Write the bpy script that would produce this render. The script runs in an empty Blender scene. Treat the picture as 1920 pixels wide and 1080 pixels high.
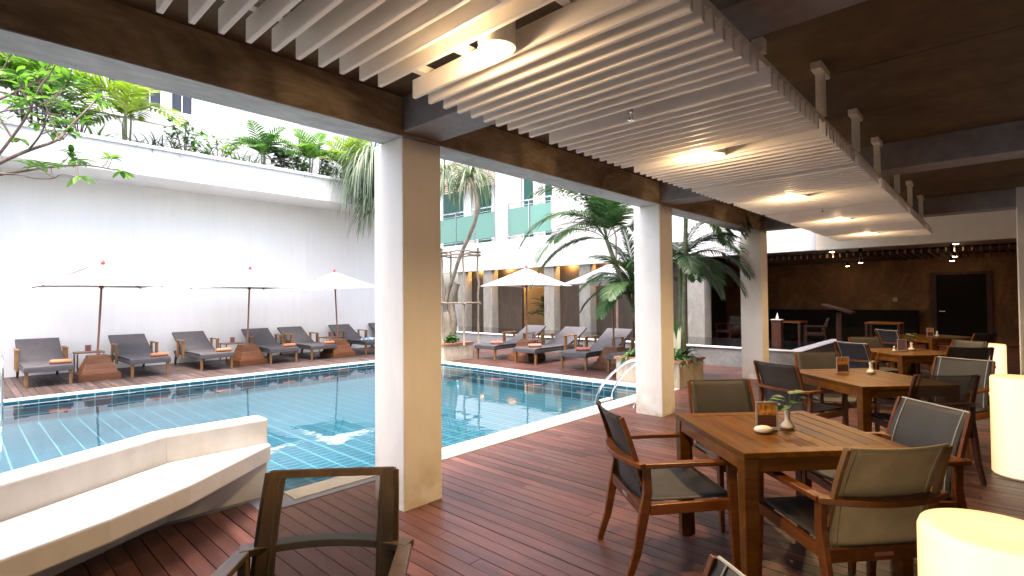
import bpy, math, random
from math import sin, cos, pi, radians, sqrt, atan2
from mathutils import Vector, Matrix
random.seed(7)
S = bpy.context.scene
COL = S.collection

# ------------------------------------------------------------------ camera, sky, sun, exposure
cam_d = bpy.data.cameras.new("camera")
cam_d.sensor_width = 36.0
cam_d.lens = 18.291
cam_d.clip_start = 0.02
cam_d.clip_end = 600
cam = bpy.data.objects.new("camera", cam_d)
COL.objects.link(cam)
yaw, pit, rol = radians(42.9703), radians(1.1445), radians(-0.4806)
fw = Vector((cos(yaw)*cos(pit), sin(yaw)*cos(pit), sin(pit)))
rt0 = Vector((sin(yaw), -cos(yaw), 0)); up0 = rt0.cross(fw)
rt = rt0*cos(rol)+up0*sin(rol); up = up0*cos(rol)-rt0*sin(rol)
M = Matrix((rt, up, -fw)).transposed().to_4x4()
M.translation = Vector((0, 0, 1.5))
cam.matrix_world = M
S.camera = cam
S.render.resolution_x = 1024; S.render.resolution_y = 576

SUN_EL, SUN_AZ = radians(74), radians(-120)
w = bpy.data.worlds.new("World"); S.world = w; w.use_nodes = True
wn = w.node_tree; bg = wn.nodes['Background']
sky = wn.nodes.new('ShaderNodeTexSky'); sky.sky_type = 'NISHITA'; sky.sun_disc = False
sky.sun_elevation = SUN_EL; sky.sun_rotation = SUN_AZ
sky.air_density = 1.0; sky.dust_density = 6.0; sky.ozone_density = 0.6
wb = wn.nodes.new('ShaderNodeMixRGB'); wb.blend_type = 'MULTIPLY'; wb.inputs[0].default_value = 1; wb.inputs[2].default_value = (1.0, .95, .90, 1)
wn.links.new(sky.outputs[0], wb.inputs[1]); wn.links.new(wb.outputs[0], bg.inputs[0]); bg.inputs[1].default_value = 0.15
sl = bpy.data.lights.new("sun", 'SUN'); sl.energy = 0.5; sl.angle = radians(22); sl.color = (1.0, 0.98, 0.95)
so = bpy.data.objects.new("sun", sl); COL.objects.link(so)
sd = Vector((sin(SUN_AZ)*cos(SUN_EL), cos(SUN_AZ)*cos(SUN_EL), sin(SUN_EL)))
so.rotation_euler = sd.to_track_quat('Z', 'Y').to_euler()
so.location = sd*30
S.view_settings.view_transform = 'Standard'; S.view_settings.look = 'None'
S.view_settings.exposure = 2.9; S.view_settings.gamma = 1.0
try:
    S.cycles.max_bounces = 10; S.cycles.transparent_max_bounces = 24
    S.cycles.diffuse_bounces = 5; S.cycles.sample_clamp_indirect = 6
except Exception: pass

# ------------------------------------------------------------------ materials
def rgb(c): return (c[0], c[1], c[2], 1)
class NT:
    def __init__(s, name):
        s.m = bpy.data.materials.new(name); s.m.use_nodes = True
        s.t = s.m.node_tree; s.b = s.t.nodes['Principled BSDF']; s.out = s.t.nodes['Material Output']
    def n(s, typ, **k):
        x = s.t.nodes.new('ShaderNode'+typ)
        for a, v in k.items():
            if a.startswith('i_'):
                key = a[2:]; key = int(key) if key.isdigit() else key.replace('_', ' ')
                x.inputs[key].default_value = v
            else: setattr(x, a, v)
        return x
    def l(s, a, b): s.t.links.new(a, b)
    def coord(s, kind='Object', scale=(1, 1, 1), rot=(0, 0, 0)):
        tc = s.n('TexCoord'); mp = s.n('Mapping'); mp.inputs['Scale'].default_value = scale
        mp.inputs['Rotation'].default_value = rot
        s.l(tc.outputs[kind], mp.inputs[0]); return mp.outputs[0]
    def ramp(s, fac, stops):
        r = s.n('ValToRGB'); e = r.color_ramp.elements
        while len(e) < len(stops): e.new(0.5)
        for i, (p, c) in enumerate(stops): e[i].position = p; e[i].color = rgb(c)
        s.l(fac, r.inputs[0]); return r.outputs[0]
    def mix(s, a, b, fac, mode='MIX'):
        x = s.n('MixRGB', blend_type=mode)
        for v, i in ((fac, 0), (a, 1), (b, 2)):
            if isinstance(v, (int, float)): x.inputs[i].default_value = v
            elif isinstance(v, tuple): x.inputs[i].default_value = rgb(v)
            else: s.l(v, x.inputs[i])
        return x.outputs[0]
    def bump(s, h, strength=0.3, dist=0.01):
        b = s.n('Bump'); b.inputs['Strength'].default_value = strength; b.inputs['Distance'].default_value = dist
        s.l(h, b.inputs['Height']); s.l(b.outputs[0], s.b.inputs['Normal'])
    def col(s, c):
        if isinstance(c, tuple): s.b.inputs['Base Color'].default_value = rgb(c)
        else: s.l(c, s.b.inputs['Base Color'])
    def rough(s, r):
        if isinstance(r, (int, float)): s.b.inputs['Roughness'].default_value = r
        else: s.l(r, s.b.inputs['Roughness'])

def m_plain(name, c, r=0.6, metal=0, var=0.12, scale=6, bump=0.0, spec=0.5):
    k = NT(name); co = k.coord()
    nz = k.n('TexNoise', i_Scale=scale, i_Detail=6.0); k.l(co, nz.inputs['Vector'])
    d = tuple(x*(1-var) for x in c); u = tuple(min(1, x*(1+var*.6)) for x in c)
    k.col(k.ramp(nz.outputs[0], [(0.3, d), (0.7, u)])); k.rough(r)
    k.b.inputs['Metallic'].default_value = metal; k.b.inputs['Specular IOR Level'].default_value = spec
    if bump: k.bump(nz.outputs[0], bump, 0.004)
    return k.m
def m_wood(name, c1, c2, c3, r=0.45, axis='x', island=True, sc=1.0, coat=0.0, bump=.15, spec=.3, wear=False):
    k = NT(name); k.b.inputs['Specular IOR Level'].default_value = spec
    s = {'x': (1.2, 14, 14), 'y': (14, 1.2, 14), 'z': (14, 14, 1.2)}[axis]
    s = tuple(v*sc for v in s)
    co = k.coord(scale=s)
    g = k.n('NewGeometry'); ad = k.n('VectorMath', operation='ADD')
    sc_ = k.n('VectorMath', operation='SCALE'); sc_.inputs['Scale'].default_value = 37.0
    cb = k.n('CombineXYZ')
    if island:
        for i in range(3): k.l(g.outputs['Random Per Island'], cb.inputs[i])
    k.l(cb.outputs[0], sc_.inputs[0]); k.l(co, ad.inputs[0]); k.l(sc_.outputs[0], ad.inputs[1])
    nz = k.n('TexNoise', i_Scale=1.0, i_Detail=8.0, i_Roughness=0.65, i_Distortion=0.6); k.l(ad.outputs[0], nz.inputs['Vector'])
    c = k.ramp(nz.outputs[0], [(0.28, c1), (0.5, c2), (0.75, c3)])
    if island:
        br = k.ramp(g.outputs['Random Per Island'], [(0, (.62, .60, .58)), (.5, (1, 1, 1)), (1, (1.28, 1.22, 1.18))])
        c = k.mix(c, br, 1.0, 'MULTIPLY')
    if wear:
        wc = k.coord(); wn_ = k.n('TexNoise', i_Scale=1.1, i_Detail=7.0, i_Roughness=.7); k.l(wc, wn_.inputs[0])
        c = k.mix(c, k.ramp(wn_.outputs[0], [(.32, (.70, .68, .68)), (.5, (1, 1, 1)), (.72, (1.35, 1.38, 1.40))]), .8, 'MULTIPLY')
        sx = k.n('TexNoise', i_Scale=60.0, i_Detail=2.0); k.l(wc, sx.inputs[0])
        c = k.mix(c, k.ramp(sx.outputs[0], [(.3, (.8, .8, .8)), (.6, (1.1, 1.1, 1.1))]), .5, 'MULTIPLY')
        rr = k.n('MapRange'); k.l(wn_.outputs[0], rr.inputs[0]); rr.inputs[1].default_value = .3; rr.inputs[2].default_value = .7; rr.inputs[3].default_value = r-.1; rr.inputs[4].default_value = r+.15
        r = rr.outputs[0]
    k.col(c); k.rough(r); k.bump(nz.outputs[0], bump, 0.003)
    k.b.inputs['Coat Weight'].default_value = coat; k.b.inputs['Coat Roughness'].default_value = .25
    return k.m
def m_leaf(name, c1, c2, trans=0.35, r=0.45):
    k = NT(name); g = k.n('NewGeometry')
    c = k.ramp(g.outputs['Random Per Island'], [(0, c1), (1, c2)])
    k.col(c); k.rough(r)
    tr = k.n('BsdfTranslucent'); k.l(k.mix(c, (1.0, 1.25, .5), 1.0, 'MULTIPLY'), tr.inputs[0])
    mx = k.n('MixShader', i_0=trans); k.l(k.b.outputs[0], mx.inputs[1]); k.l(tr.outputs[0], mx.inputs[2])
    k.l(mx.outputs[0], k.out.inputs[0]); return k.m
def m_emit(name, c, s):
    k = NT(name); k.b.inputs['Base Color'].default_value = rgb((.8, .8, .8))
    k.b.inputs['Emission Color'].default_value = rgb(c); k.b.inputs['Emission Strength'].default_value = s
    return k.m
def m_mesh(name, c, see, r=.6, weave=220):
    k = NT(name); co = k.coord()
    ck = k.n('TexWave', wave_type='BANDS', bands_direction='X', i_Scale=weave/6.28, i_Distortion=0.0); k.l(co, ck.inputs[0])
    nz = k.n('TexNoise', i_Scale=9.0, i_Detail=4.0); k.l(co, nz.inputs[0])
    cc = k.ramp(nz.outputs[0], [(.3, tuple(x*.82 for x in c)), (.7, tuple(x*1.12 for x in c))])
    k.col(cc); k.rough(r); k.bump(ck.outputs[0], .15, .001)
    if see > 0:
        tp = k.n('BsdfTransparent'); mx = k.n('MixShader', i_0=see)
        k.l(k.b.outputs[0], mx.inputs[1]); k.l(tp.outputs[0], mx.inputs[2]); k.l(mx.outputs[0], k.out.inputs[0])
    return k.m
def m_glass(name, tint, see=.7):
    k = NT(name); tp = k.n('BsdfTransparent'); tp.inputs[0].default_value = rgb(tint)
    gl = k.n('BsdfGlossy'); gl.inputs['Roughness'].default_value = .02
    df = k.n('BsdfDiffuse'); df.inputs[0].default_value = rgb(tuple(t*.8 for t in tint))
    a = k.n('MixShader', i_0=see); k.l(df.outputs[0], a.inputs[1]); k.l(tp.outputs[0], a.inputs[2])
    fr = k.n('Fresnel', i_IOR=1.5); b = k.n('MixShader'); k.l(fr.outputs[0], b.inputs[0])
    k.l(a.outputs[0], b.inputs[1]); k.l(gl.outputs[0], b.inputs[2]); k.l(b.outputs[0], k.out.inputs[0]); return k.m
def m_concrete(name, cs, scale=2.0, r=.8, streak=(1, 1, 1), bump=.25, fine=.6):
    k = NT(name); co = k.coord(scale=streak)
    a = k.n('TexNoise', i_Scale=scale, i_Detail=9.0, i_Roughness=.7, i_Distortion=1.2); k.l(co, a.inputs[0])
    b = k.n('TexNoise', i_Scale=scale*9, i_Detail=5.0); k.l(co, b.inputs[0])
    c = k.ramp(a.outputs[0], [(.25, cs[0]), (.5, cs[1]), (.75, cs[2])])
    c = k.mix(c, k.ramp(b.outputs[0], [(.3, (.7, .7, .7)), (.7, (1.15, 1.15, 1.15))]), fine, 'MULTIPLY')
    k.col(c); k.rough(r); k.bump(b.outputs[0], bump, .006); return k.m
def m_tile(name, plane):
    k = NT(name); tc = k.n('TexCoord'); sp = k.n('SeparateXYZ'); k.l(tc.outputs['Object'], sp.inputs[0])
    cb = k.n('CombineXYZ'); ax = {'xy': (0, 1), 'xz': (0, 2), 'yz': (1, 2)}[plane]
    k.l(sp.outputs[ax[0]], cb.inputs[0]); k.l(sp.outputs[ax[1]], cb.inputs[1])
    br = k.n('TexBrick', offset=0.0, squash=1.0)
    br.inputs['Scale'].default_value = 1.0
    br.inputs['Brick Width'].default_value = .23; br.inputs['Row Height'].default_value = .115
    br.inputs['Mortar Size'].default_value = .008; br.inputs['Mortar Smooth'].default_value = .1
    br.inputs['Color1'].default_value = (.003, .042, .072, 1); br.inputs['Color2'].default_value = (.004, .062, .10, 1)
    br.inputs['Mortar'].default_value = (.12, .27, .31, 1)
    k.l(cb.outputs[0], br.inputs['Vector'])
    nz = k.n('TexNoise', i_Scale=1.3, i_Detail=3.0); k.l(tc.outputs['Object'], nz.inputs[0])
    k.col(k.mix(br.outputs[0], k.ramp(nz.outputs[0], [(.3, (.8, .9, .9)), (.7, (1.2, 1.1, 1.1))]), 1.0, 'MULTIPLY')); k.rough(.3); return k.m

WHITE = m_concrete('white_plaster', ((.54, .545, .55), (.58, .585, .59), (.61, .615, .62)), .8, .75, bump=.03, fine=.08)
def col_stain(m_):
    t = m_.node_tree; b = t.nodes['Principled BSDF']; old = b.inputs['Base Color'].links[0].from_socket
    tc = t.nodes.new('ShaderNodeTexCoord'); sp = t.nodes.new('ShaderNodeSeparateXYZ'); t.links.new(tc.outputs['Object'], sp.inputs[0])
    nz = t.nodes.new('ShaderNodeTexNoise'); nz.inputs['Scale'].default_value = 5; nz.inputs['Detail'].default_value = 6; t.links.new(tc.outputs['Object'], nz.inputs[0])
    mr = t.nodes.new('ShaderNodeMapRange'); t.links.new(sp.outputs[2], mr.inputs[0]); mr.inputs[1].default_value = .0; mr.inputs[2].default_value = .42; mr.inputs[3].default_value = .85; mr.inputs[4].default_value = 0
    mu = t.nodes.new('ShaderNodeMath'); mu.operation = 'MULTIPLY'; t.links.new(mr.outputs[0], mu.inputs[0])
    rp = t.nodes.new('ShaderNodeMapRange'); t.links.new(nz.outputs[0], rp.inputs[0]); rp.inputs[1].default_value = .4; rp.inputs[2].default_value = .65; t.links.new(rp.outputs[0], mu.inputs[1])
    mx = t.nodes.new('ShaderNodeMixRGB'); t.links.new(mu.outputs[0], mx.inputs[0]); t.links.new(old, mx.inputs[1]); mx.inputs[2].default_value = (.42, .33, .18, 1)
    t.links.new(mx.outputs[0], b.inputs['Base Color']); return m_
COLM = m_concrete('column_plaster', ((.66, .64, .59), (.75, .73, .68), (.80, .78, .73)), 1.1, .6, (1, 1, .35), .04, fine=.12)
col_stain(COLM)
BEAM = m_concrete('beam_concrete', ((.12, .085, .05), (.44, .35, .23), (.72, .60, .44)), 2.6, .8, (.45, 1, 1.3), .35)
XBEAM = m_concrete('painted_beam', ((.20, .19, .20), (.26, .25, .26), (.32, .31, .31)), 1.2, .55, bump=.1)
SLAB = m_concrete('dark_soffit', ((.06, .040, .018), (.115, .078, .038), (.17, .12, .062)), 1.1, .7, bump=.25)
SLAT = m_plain('slat_paint', (.90, .86, .79), .55, var=.05, scale=3)
DECK = m_wood('deck_wood', (.064, .025, .019), (.112, .047, .037), (.168, .078, .064), .38, 'y', bump=.2, wear=True)
FDECK = m_wood('weathered_deck', (.036, .024, .022), (.062, .044, .041), (.092, .071, .068), .5, 'y', bump=.2, wear=True)
RDECK = m_wood('red_deck', (.042, .018, .0145), (.07, .032, .026), (.105, .051, .044), .42, 'y', bump=.2, wear=True)
DARKG = m_plain('earth', (.03, .025, .02), .9)
COPE = m_plain('coping_stone', (.52, .50, .47), .6, var=.08, scale=5, bump=.1)
BENCH = m_concrete('bench_plaster', ((.46, .445, .425), (.54, .53, .515), (.60, .595, .585)), 1.4, .7, (1, 1, .5), .06, fine=.2)
GREYW = m_concrete('grey_stone', ((.16, .168, .185), (.24, .25, .265), (.32, .33, .345)), 1.6, .6)
PLAN = m_concrete('planter_stone', ((.20, .165, .11), (.34, .30, .235), (.47, .435, .37)), 3.0, .7, (1, 1, .3))
PCAP = m_wood('planter_cap_wood', (.14, .06, .035), (.24, .11, .07), (.32, .16, .10), .45, 'x')
TEAK = m_wood('table_teak', (.075, .023, .0009), (.125, .044, .0018), (.19, .074, .004), .4, 'x', coat=.03, spec=.18)
TEAKY = m_wood('table_teak_top', (.060, .021, .0008), (.105, .042, .0014), (.17, .076, .004), .38, 'y', coat=.02, spec=.10)
CHW = m_wood('chair_teak', (.085, .023, .003), (.15, .045, .006), (.225, .075, .012), .4, 'y', coat=.05)
CHD = m_wood('dark_chair_wood', (.05, .032, .018), (.085, .055, .03), (.13, .085, .05), .4, 'z', coat=.2)
LWD = m_wood('lounger_wood', (.13, .062, .022), (.20, .105, .042), (.27, .155, .07), .5, 'z')
LWD2 = m_wood('parasol_base_wood', (.075, .026, .009), (.12, .046, .018), (.17, .075, .033), .5, 'x')
POLE = m_wood('pole_wood', (.10, .04, .025), (.17, .07, .04), (.24, .10, .06), .45, 'z')
FAB = m_mesh('grey_sling', (.034, .032, .031), .0)
FABT = m_mesh('open_mesh_sling', (.10, .088, .068), .52)
FABM = m_mesh('chair_sling', (.045, .040, .034), .12)
FABB = m_mesh('blue_grey_sling', (.034, .037, .046), .08)
FABE = m_mesh('olive_sling', (.42, .34, .20), .04)
LFAB = m_mesh('lounger_sling', (.052, .048, .055), .0)
LSIDE = m_plain('lounger_frame_dark', (.045, .042, .048), .5)
PIPE = m_plain('piping', (.42, .44, .47), .4)
TOW = m_plain('orange_towel', (.42, .17, .09), .9, var=.15, scale=40, bump=.5)
TOWP = m_plain('pink_towel', (.46, .17, .14), .9, var=.15, scale=40, bump=.5)
CLO = m_plain('canopy_cloth', (.66, .655, .64), .85, var=.03)
RED = m_plain('red_finial', (.45, .05, .04), .4)
STEEL = m_plain('stainless_steel', (.75, .76, .78), .18, metal=1.0, var=.03)
CER = m_plain('white_ceramic', (.78, .74, .66), .25, var=.03)
WPAINT = m_plain('white_paint', (.8, .8, .78), .5, var=.03)
BLACK = m_plain('black_paint', (.012, .008, .006), .6, spec=.08)
DWOOD = m_wood('dark_wood', (.03, .010, .006), (.06, .020, .011), (.10, .036, .02), .45, 'z')
PANEL = m_concrete('brown_concrete_panel', ((.016, .010, .0065), (.033, .022, .014), (.058, .040, .026)), 2.2, .7, (1, 1, .25))
PIER = m_concrete('grey_concrete_pier', ((.13, .127, .118), (.19, .185, .17), (.26, .255, .24)), 3.5, .75, (1, 1, .3))
BACKW = m_concrete('brown_plaster_wall', ((.10, .036, .007), (.21, .085, .020), (.34, .16, .042)), 1.3, .7, (1, 1, .7))
YELW = m_plain('cream_wall', (.45, .36, .22), .8)
GWALL = m_concrete('garden_wall_plaster', ((.59, .60, .605), (.625, .635, .64), (.65, .66, .665)), .7, .8, (1.6, 1, .25), bump=.04, fine=.1)
GLS = m_glass('green_glass', (.28, .58, .51), .5)
GLD = m_glass('window_glass', (.04, .15, .14), .35)
GDK = m_glass('dark_window_glass', (.05, .06, .08), .2)
ACR = m_glass('acrylic', (.9, .9, .92), .9)
SOIL = m_plain('soil', (.05, .035, .02), .95)
BARK = m_concrete('grey_bark', ((.08, .065, .05), (.16, .135, .105), (.26, .23, .19)), 6, .9, (1, 1, .25), .6)
BARKB = m_concrete('brown_bark', ((.07, .045, .035), (.14, .10, .08), (.22, .17, .14)), 8, .9, (1, 1, .4), .5)
PTR = m_concrete('palm_trunk_skin', ((.05, .075, .03), (.10, .12, .06), (.18, .18, .11)), 8, .7, (.3, .3, 2), .3)
G1 = m_leaf('palm_green', (.014, .045, .016), (.05, .115, .032), .22)
GP = m_leaf('pothos_green', (.012, .07, .010), (.04, .15, .018), .3)
G2 = m_leaf('bright_green', (.06, .15, .025), (.17, .30, .055), .4)
G3 = m_leaf('mid_green', (.03, .09, .03), (.09, .19, .05), .35)
G4 = m_leaf('grey_green', (.06, .10, .065), (.16, .21, .14), .3)
G5 = m_leaf('dark_green', (.010, .034, .012), (.035, .085, .025), .18)
G6 = m_leaf('yellow_green', (.13, .20, .02), (.26, .34, .04), .4)
VAR = m_leaf('cream_striped_leaf', (.5, .5, .38), (.7, .7, .55), .3)

# menu card print: warm photo block above dark lines
k = NT('menu_print'); co = k.coord('Generated'); sp = k.n('SeparateXYZ'); k.l(co, sp.inputs[0])
wv = k.n('TexWave', bands_direction='Z', i_Scale=5.0, i_Distortion=3.0, i_Detail=3.0); k.l(co, wv.inputs[0])
nz = k.n('TexNoise', i_Scale=4.0, i_Detail=4.0); k.l(co, nz.inputs[0])
top = k.ramp(nz.outputs[0], [(.35, (.14, .035, .01)), (.5, (.50, .20, .03)), (.7, (.75, .42, .12))])
low = k.ramp(wv.outputs[0], [(.45, (.05, .012, .01)), (.9, (.20, .09, .06))])
th = k.n('Math', operation='GREATER_THAN'); k.l(sp.outputs[2], th.inputs[0]); th.inputs[1].default_value = .5
k.col(k.mix(low, top, th.outputs[0])); k.rough(.3); MENU = k.m

# lamp shade: glowing white polyethylene
k = NT('lamp_glow'); co = k.coord('Object'); nz = k.n('TexNoise', i_Scale=1.5, i_Detail=1.0); k.l(co, nz.inputs[0])
lw = k.n('LayerWeight', i_Blend=.4)
e = k.ramp(lw.outputs['Facing'], [(.1, (1.0, .86, .62)), (.8, (1.0, .58, .24))])
k.b.inputs['Base Color'].default_value = (.42, .34, .24, 1); k.l(e, k.b.inputs['Emission Color'])
k.b.inputs['Emission Strength'].default_value = .17; k.rough(.4); LAMP = k.m
BULB = m_emit('warm_bulb', (1.0, .72, .35), 9)
BULB2 = m_emit('far_warm_bulb', (1.0, .74, .38), 9)

# water
k = NT('pool_water'); tp = k.n('BsdfTransparent'); tp.inputs[0].default_value = (.80, .95, .97, 1)
gl = k.n('BsdfGlossy'); gl.inputs['Roughness'].default_value = .0; gl.inputs[0].default_value = (.96, .98, 1, 1)
co = k.coord(scale=(1, 1, 1)); nz = k.n('TexNoise', i_Scale=3.0, i_Detail=3.0); k.l(co, nz.inputs[0])
bp = k.n('Bump'); bp.inputs['Strength'].default_value = .09; bp.inputs['Distance'].default_value = .02
k.l(nz.outputs[0], bp.inputs['Height']); k.l(bp.outputs[0], gl.inputs['Normal'])
fr = k.n('Fresnel', i_IOR=1.30); k.l(bp.outputs[0], fr.inputs['Normal'])
mx = k.n('MixShader'); k.l(fr.outputs[0], mx.inputs[0]); k.l(tp.outputs[0], mx.inputs[1]); k.l(gl.outputs[0], mx.inputs[2])
k.l(mx.outputs[0], k.out.inputs[0]); WATER = k.m

# ------------------------------------------------------------------ mesh helpers
V = Vector
class MB:
    def __init__(s): s.v = []; s.f = []
    def add(s, vs, fs):
        o = len(s.v); s.v += [tuple(p) for p in vs]; s.f += [tuple(o+i for i in f) for f in fs]; return s
    def box(s, x0, x1, y0, y1, z0, z1):
        return s.add([(x0, y0, z0), (x1, y0, z0), (x1, y1, z0), (x0, y1, z0), (x0, y0, z1), (x1, y0, z1), (x1, y1, z1), (x0, y1, z1)],
                     [(0, 3, 2, 1), (4, 5, 6, 7), (0, 1, 5, 4), (1, 2, 6, 5), (2, 3, 7, 6), (3, 0, 4, 7)])
    def cbox(s, c, d): return s.box(c[0]-d[0]/2, c[0]+d[0]/2, c[1]-d[1]/2, c[1]+d[1]/2, c[2]-d[2]/2, c[2]+d[2]/2)
    def sweep(s, pts, secs, side=None):
        """rectangular bar along pts; secs = (width along side, height along normal) per point"""
        pts = [V(p) for p in pts]; n = len(pts)
        if not isinstance(secs, list): secs = [secs]*n
        rings = []
        for i, p in enumerate(pts):
            t = (pts[min(i+1, n-1)]-pts[max(i-1, 0)]).normalized()
            sdv = V(side) if side else (t.cross(V((0, 0, 1))) if abs(t.z) < .95 else V((1, 0, 0)))
            sdv = (sdv - t*sdv.dot(t)).normalized(); nn = t.cross(sdv)
            a, b = secs[i][0]/2, secs[i][1]/2
            rings += [p+sdv*a+nn*b, p-sdv*a+nn*b, p-sdv*a-nn*b, p+sdv*a-nn*b]
        fs = []
        for i in range(n-1):
            for j in range(4):
                fs.append((i*4+j, i*4+(j+1) % 4, (i+1)*4+(j+1) % 4, (i+1)*4+j))
        fs += [(3, 2, 1, 0), tuple((n-1)*4+j for j in range(4))]
        return s.add(rings, fs)
    def tube(s, pts, r, seg=10):
        pts = [V(p) for p in pts]; n = len(pts)
        rs = r if isinstance(r, list) else [r]*n
        vs = []; ref = V((0, 0, 1))
        for i, p in enumerate(pts):
            t = (pts[min(i+1, n-1)]-pts[max(i-1, 0)]).normalized()
            if abs(t.dot(ref)) > .95: ref = V((1, 0, 0)) if abs(t.x) < .9 else V((0, 1, 0))
            a = t.cross(ref).normalized(); b = t.cross(a); ref = a.cross(t)
            if ref.length < .1: ref = V((0, 0, 1))
            for j in range(seg):
                q = 2*pi*j/seg; vs.append(p+(a*cos(q)+b*sin(q))*rs[i])
        fs = [(i*seg+j, i*seg+(j+1) % seg, (i+1)*seg+(j+1) % seg, (i+1)*seg+j) for i in range(n-1) for j in range(seg)]
        fs += [tuple(range(seg)), tuple((n-1)*seg+j for j in range(seg))[::-1]]
        return s.add(vs, fs)
    def lathe(s, prof, seg=24, c=(0, 0, 0), caps=True):
        vs = []; n = len(prof)
        for r, z in prof:
            for j in range(seg):
                q = 2*pi*j/seg; vs.append((c[0]+r*cos(q), c[1]+r*sin(q), c[2]+z))
        fs = [(i*seg+j, i*seg+(j+1) % seg, (i+1)*seg+(j+1) % seg, (i+1)*seg+j) for i in range(n-1) for j in range(seg)]
        if caps: fs += [tuple(range(seg))[::-1], tuple((n-1)*seg+j for j in range(seg))]
        return s.add(vs, fs)
    def prism(s, poly, z0, z1):
        n = len(poly)
        vs = [(p[0], p[1], z0) for p in poly]+[(p[0], p[1], z1) for p in poly]
        fs = [tuple(range(n))[::-1], tuple(range(n, 2*n))]+[(i, (i+1) % n, n+(i+1) % n, n+i) for i in range(n)]
        return s.add(vs, fs)
    def sheet(s, fn, nu, nv, th=None):
        """grid surface fn(u,v)->point, optional thickness offset vector"""
        g = [V(fn(i/nu, j/nv)) for j in range(nv+1) for i in range(nu+1)]
        fs = [(j*(nu+1)+i, j*(nu+1)+i+1, (j+1)*(nu+1)+i+1, (j+1)*(nu+1)+i) for j in range(nv) for i in range(nu)]
        if th is None: return s.add(g, fs)
        N = len(g); t = V(th); g2 = [p+t for p in g]
        fs2 = [tuple(N+i for i in f)[::-1] for f in fs]; ed = []
        b = list(range(nu+1))+[j*(nu+1)+nu for j in range(1, nv+1)]+[nv*(nu+1)+i for i in range(nu-1, -1, -1)]+[j*(nu+1) for j in range(nv-1, 0, -1)]
        for i in range(len(b)):
            a, c = b[i], b[(i+1) % len(b)]; ed.append((a, N+a, N+c, c))
        return s.add(g+g2, fs+fs2+ed)
    def blade(s, p, d, upv, L, W, droop=.5, n=5, fold=.15, tip=.02):
        """one leaf: curved strip with a folded midrib"""
        p = V(p); d = V(d).normalized(); upv = V(upv); sd_ = d.cross(upv)
        if sd_.length < 1e-3: sd_ = V((1, 0, 0))
        sd_.normalize(); o = len(s.v); q = p.copy(); dd = d.copy()
        for i in range(n+1):
            t = i/n; wd = W*.5*max(tip, (sin(pi*min(1, t*.92+.08)))**.7)
            nn = sd_.cross(dd)
            s.v += [tuple(q+sd_*wd+nn*wd*fold), tuple(q), tuple(q-sd_*wd+nn*wd*fold)]
            if i < n:
                q = q+dd*(L/n); dd = (dd+V((0, 0, -1))*droop/n).normalized()
        for i in range(n):
            a = o+i*3; s.f += [(a, a+1, a+4, a+3), (a+1, a+2, a+5, a+4)]
        return s
    def frond(s, p, az, el, L, PL, droop=1.0, n=22, W=.035, pd=.35, vee=.35, rw=.008):
        """palm frond: rachis with paired pinnae"""
        d = V((cos(az)*cos(el), sin(az)*cos(el), sin(el))); q = V(p); pts = [q.copy()]
        side = V((-sin(az), cos(az), 0))
        for i in range(n):
            q = q+d*(L/n); d = (d+V((0, 0, -1))*droop/n).normalized(); pts.append(q.copy())
            t = (i+1)/n
            if t < .16: continue
            l = PL*(sin(pi*(t*.86+.1))**.6)*random.uniform(.88, 1.08)
            nn = side.cross(d)*-1
            if nn.z < 0: nn = -nn
            for sg in (1, -1):
                dd = (side*sg*1.0+d*(.45+.5*t)+nn*vee+V((0, 0, random.uniform(-.08, .08)))).normalized()
                s.blade(q, dd, nn, l, W, pd+random.uniform(0, .25), 4, .25)
        s.tube(pts, [rw*(1-.75*i/n) for i in range(n+1)], 5)
        return s
    def build(s, name, mat, parent=None, smooth=False, bev=0.0, loc=None):
        me = bpy.data.meshes.new(name); me.from_pydata(s.v, [], s.f); me.materials.append(mat)
        if smooth: me.polygons.foreach_set('use_smooth', [True]*len(me.polygons))
        me.validate(); me.update()
        o = bpy.data.objects.new(name, me); COL.objects.link(o)
        if parent: o.parent = parent
        if loc: o.location = loc
        if bev:
            b = o.modifiers.new('bevel', 'BEVEL'); b.width = bev; b.segments = 2; b.limit_method = 'ANGLE'; b.angle_limit = radians(40)
        return o
def tag(o, label=None, cat=None, group=None, kind=None):
    for a, v in (('label', label), ('category', cat), ('group', group), ('kind', kind)):
        if v: o[a] = v
    return o
def thing(name, label, cat, loc=(0, 0, 0), rz=0, group=None):
    o = bpy.data.objects.new(name, None); COL.objects.link(o); o.empty_display_size = .1
    o.location = loc; o.rotation_euler = (0, 0, rz); return tag(o, label, cat, group)
KIDS = {}
def copy_tree(o, parent=None):
    c = o.copy(); COL.objects.link(c)
    if parent: c.parent = parent
    for ch in [x for x in bpy.data.objects if x.parent == o]: copy_tree(ch, c)
    return c
def dup(o, loc, rz, label, mats=None):
    c = copy_tree(o); c.location = loc; c.rotation_euler = (0, 0, rz); c['label'] = label
    return c
def structure(o): o['kind'] = 'structure'; return o

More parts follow.
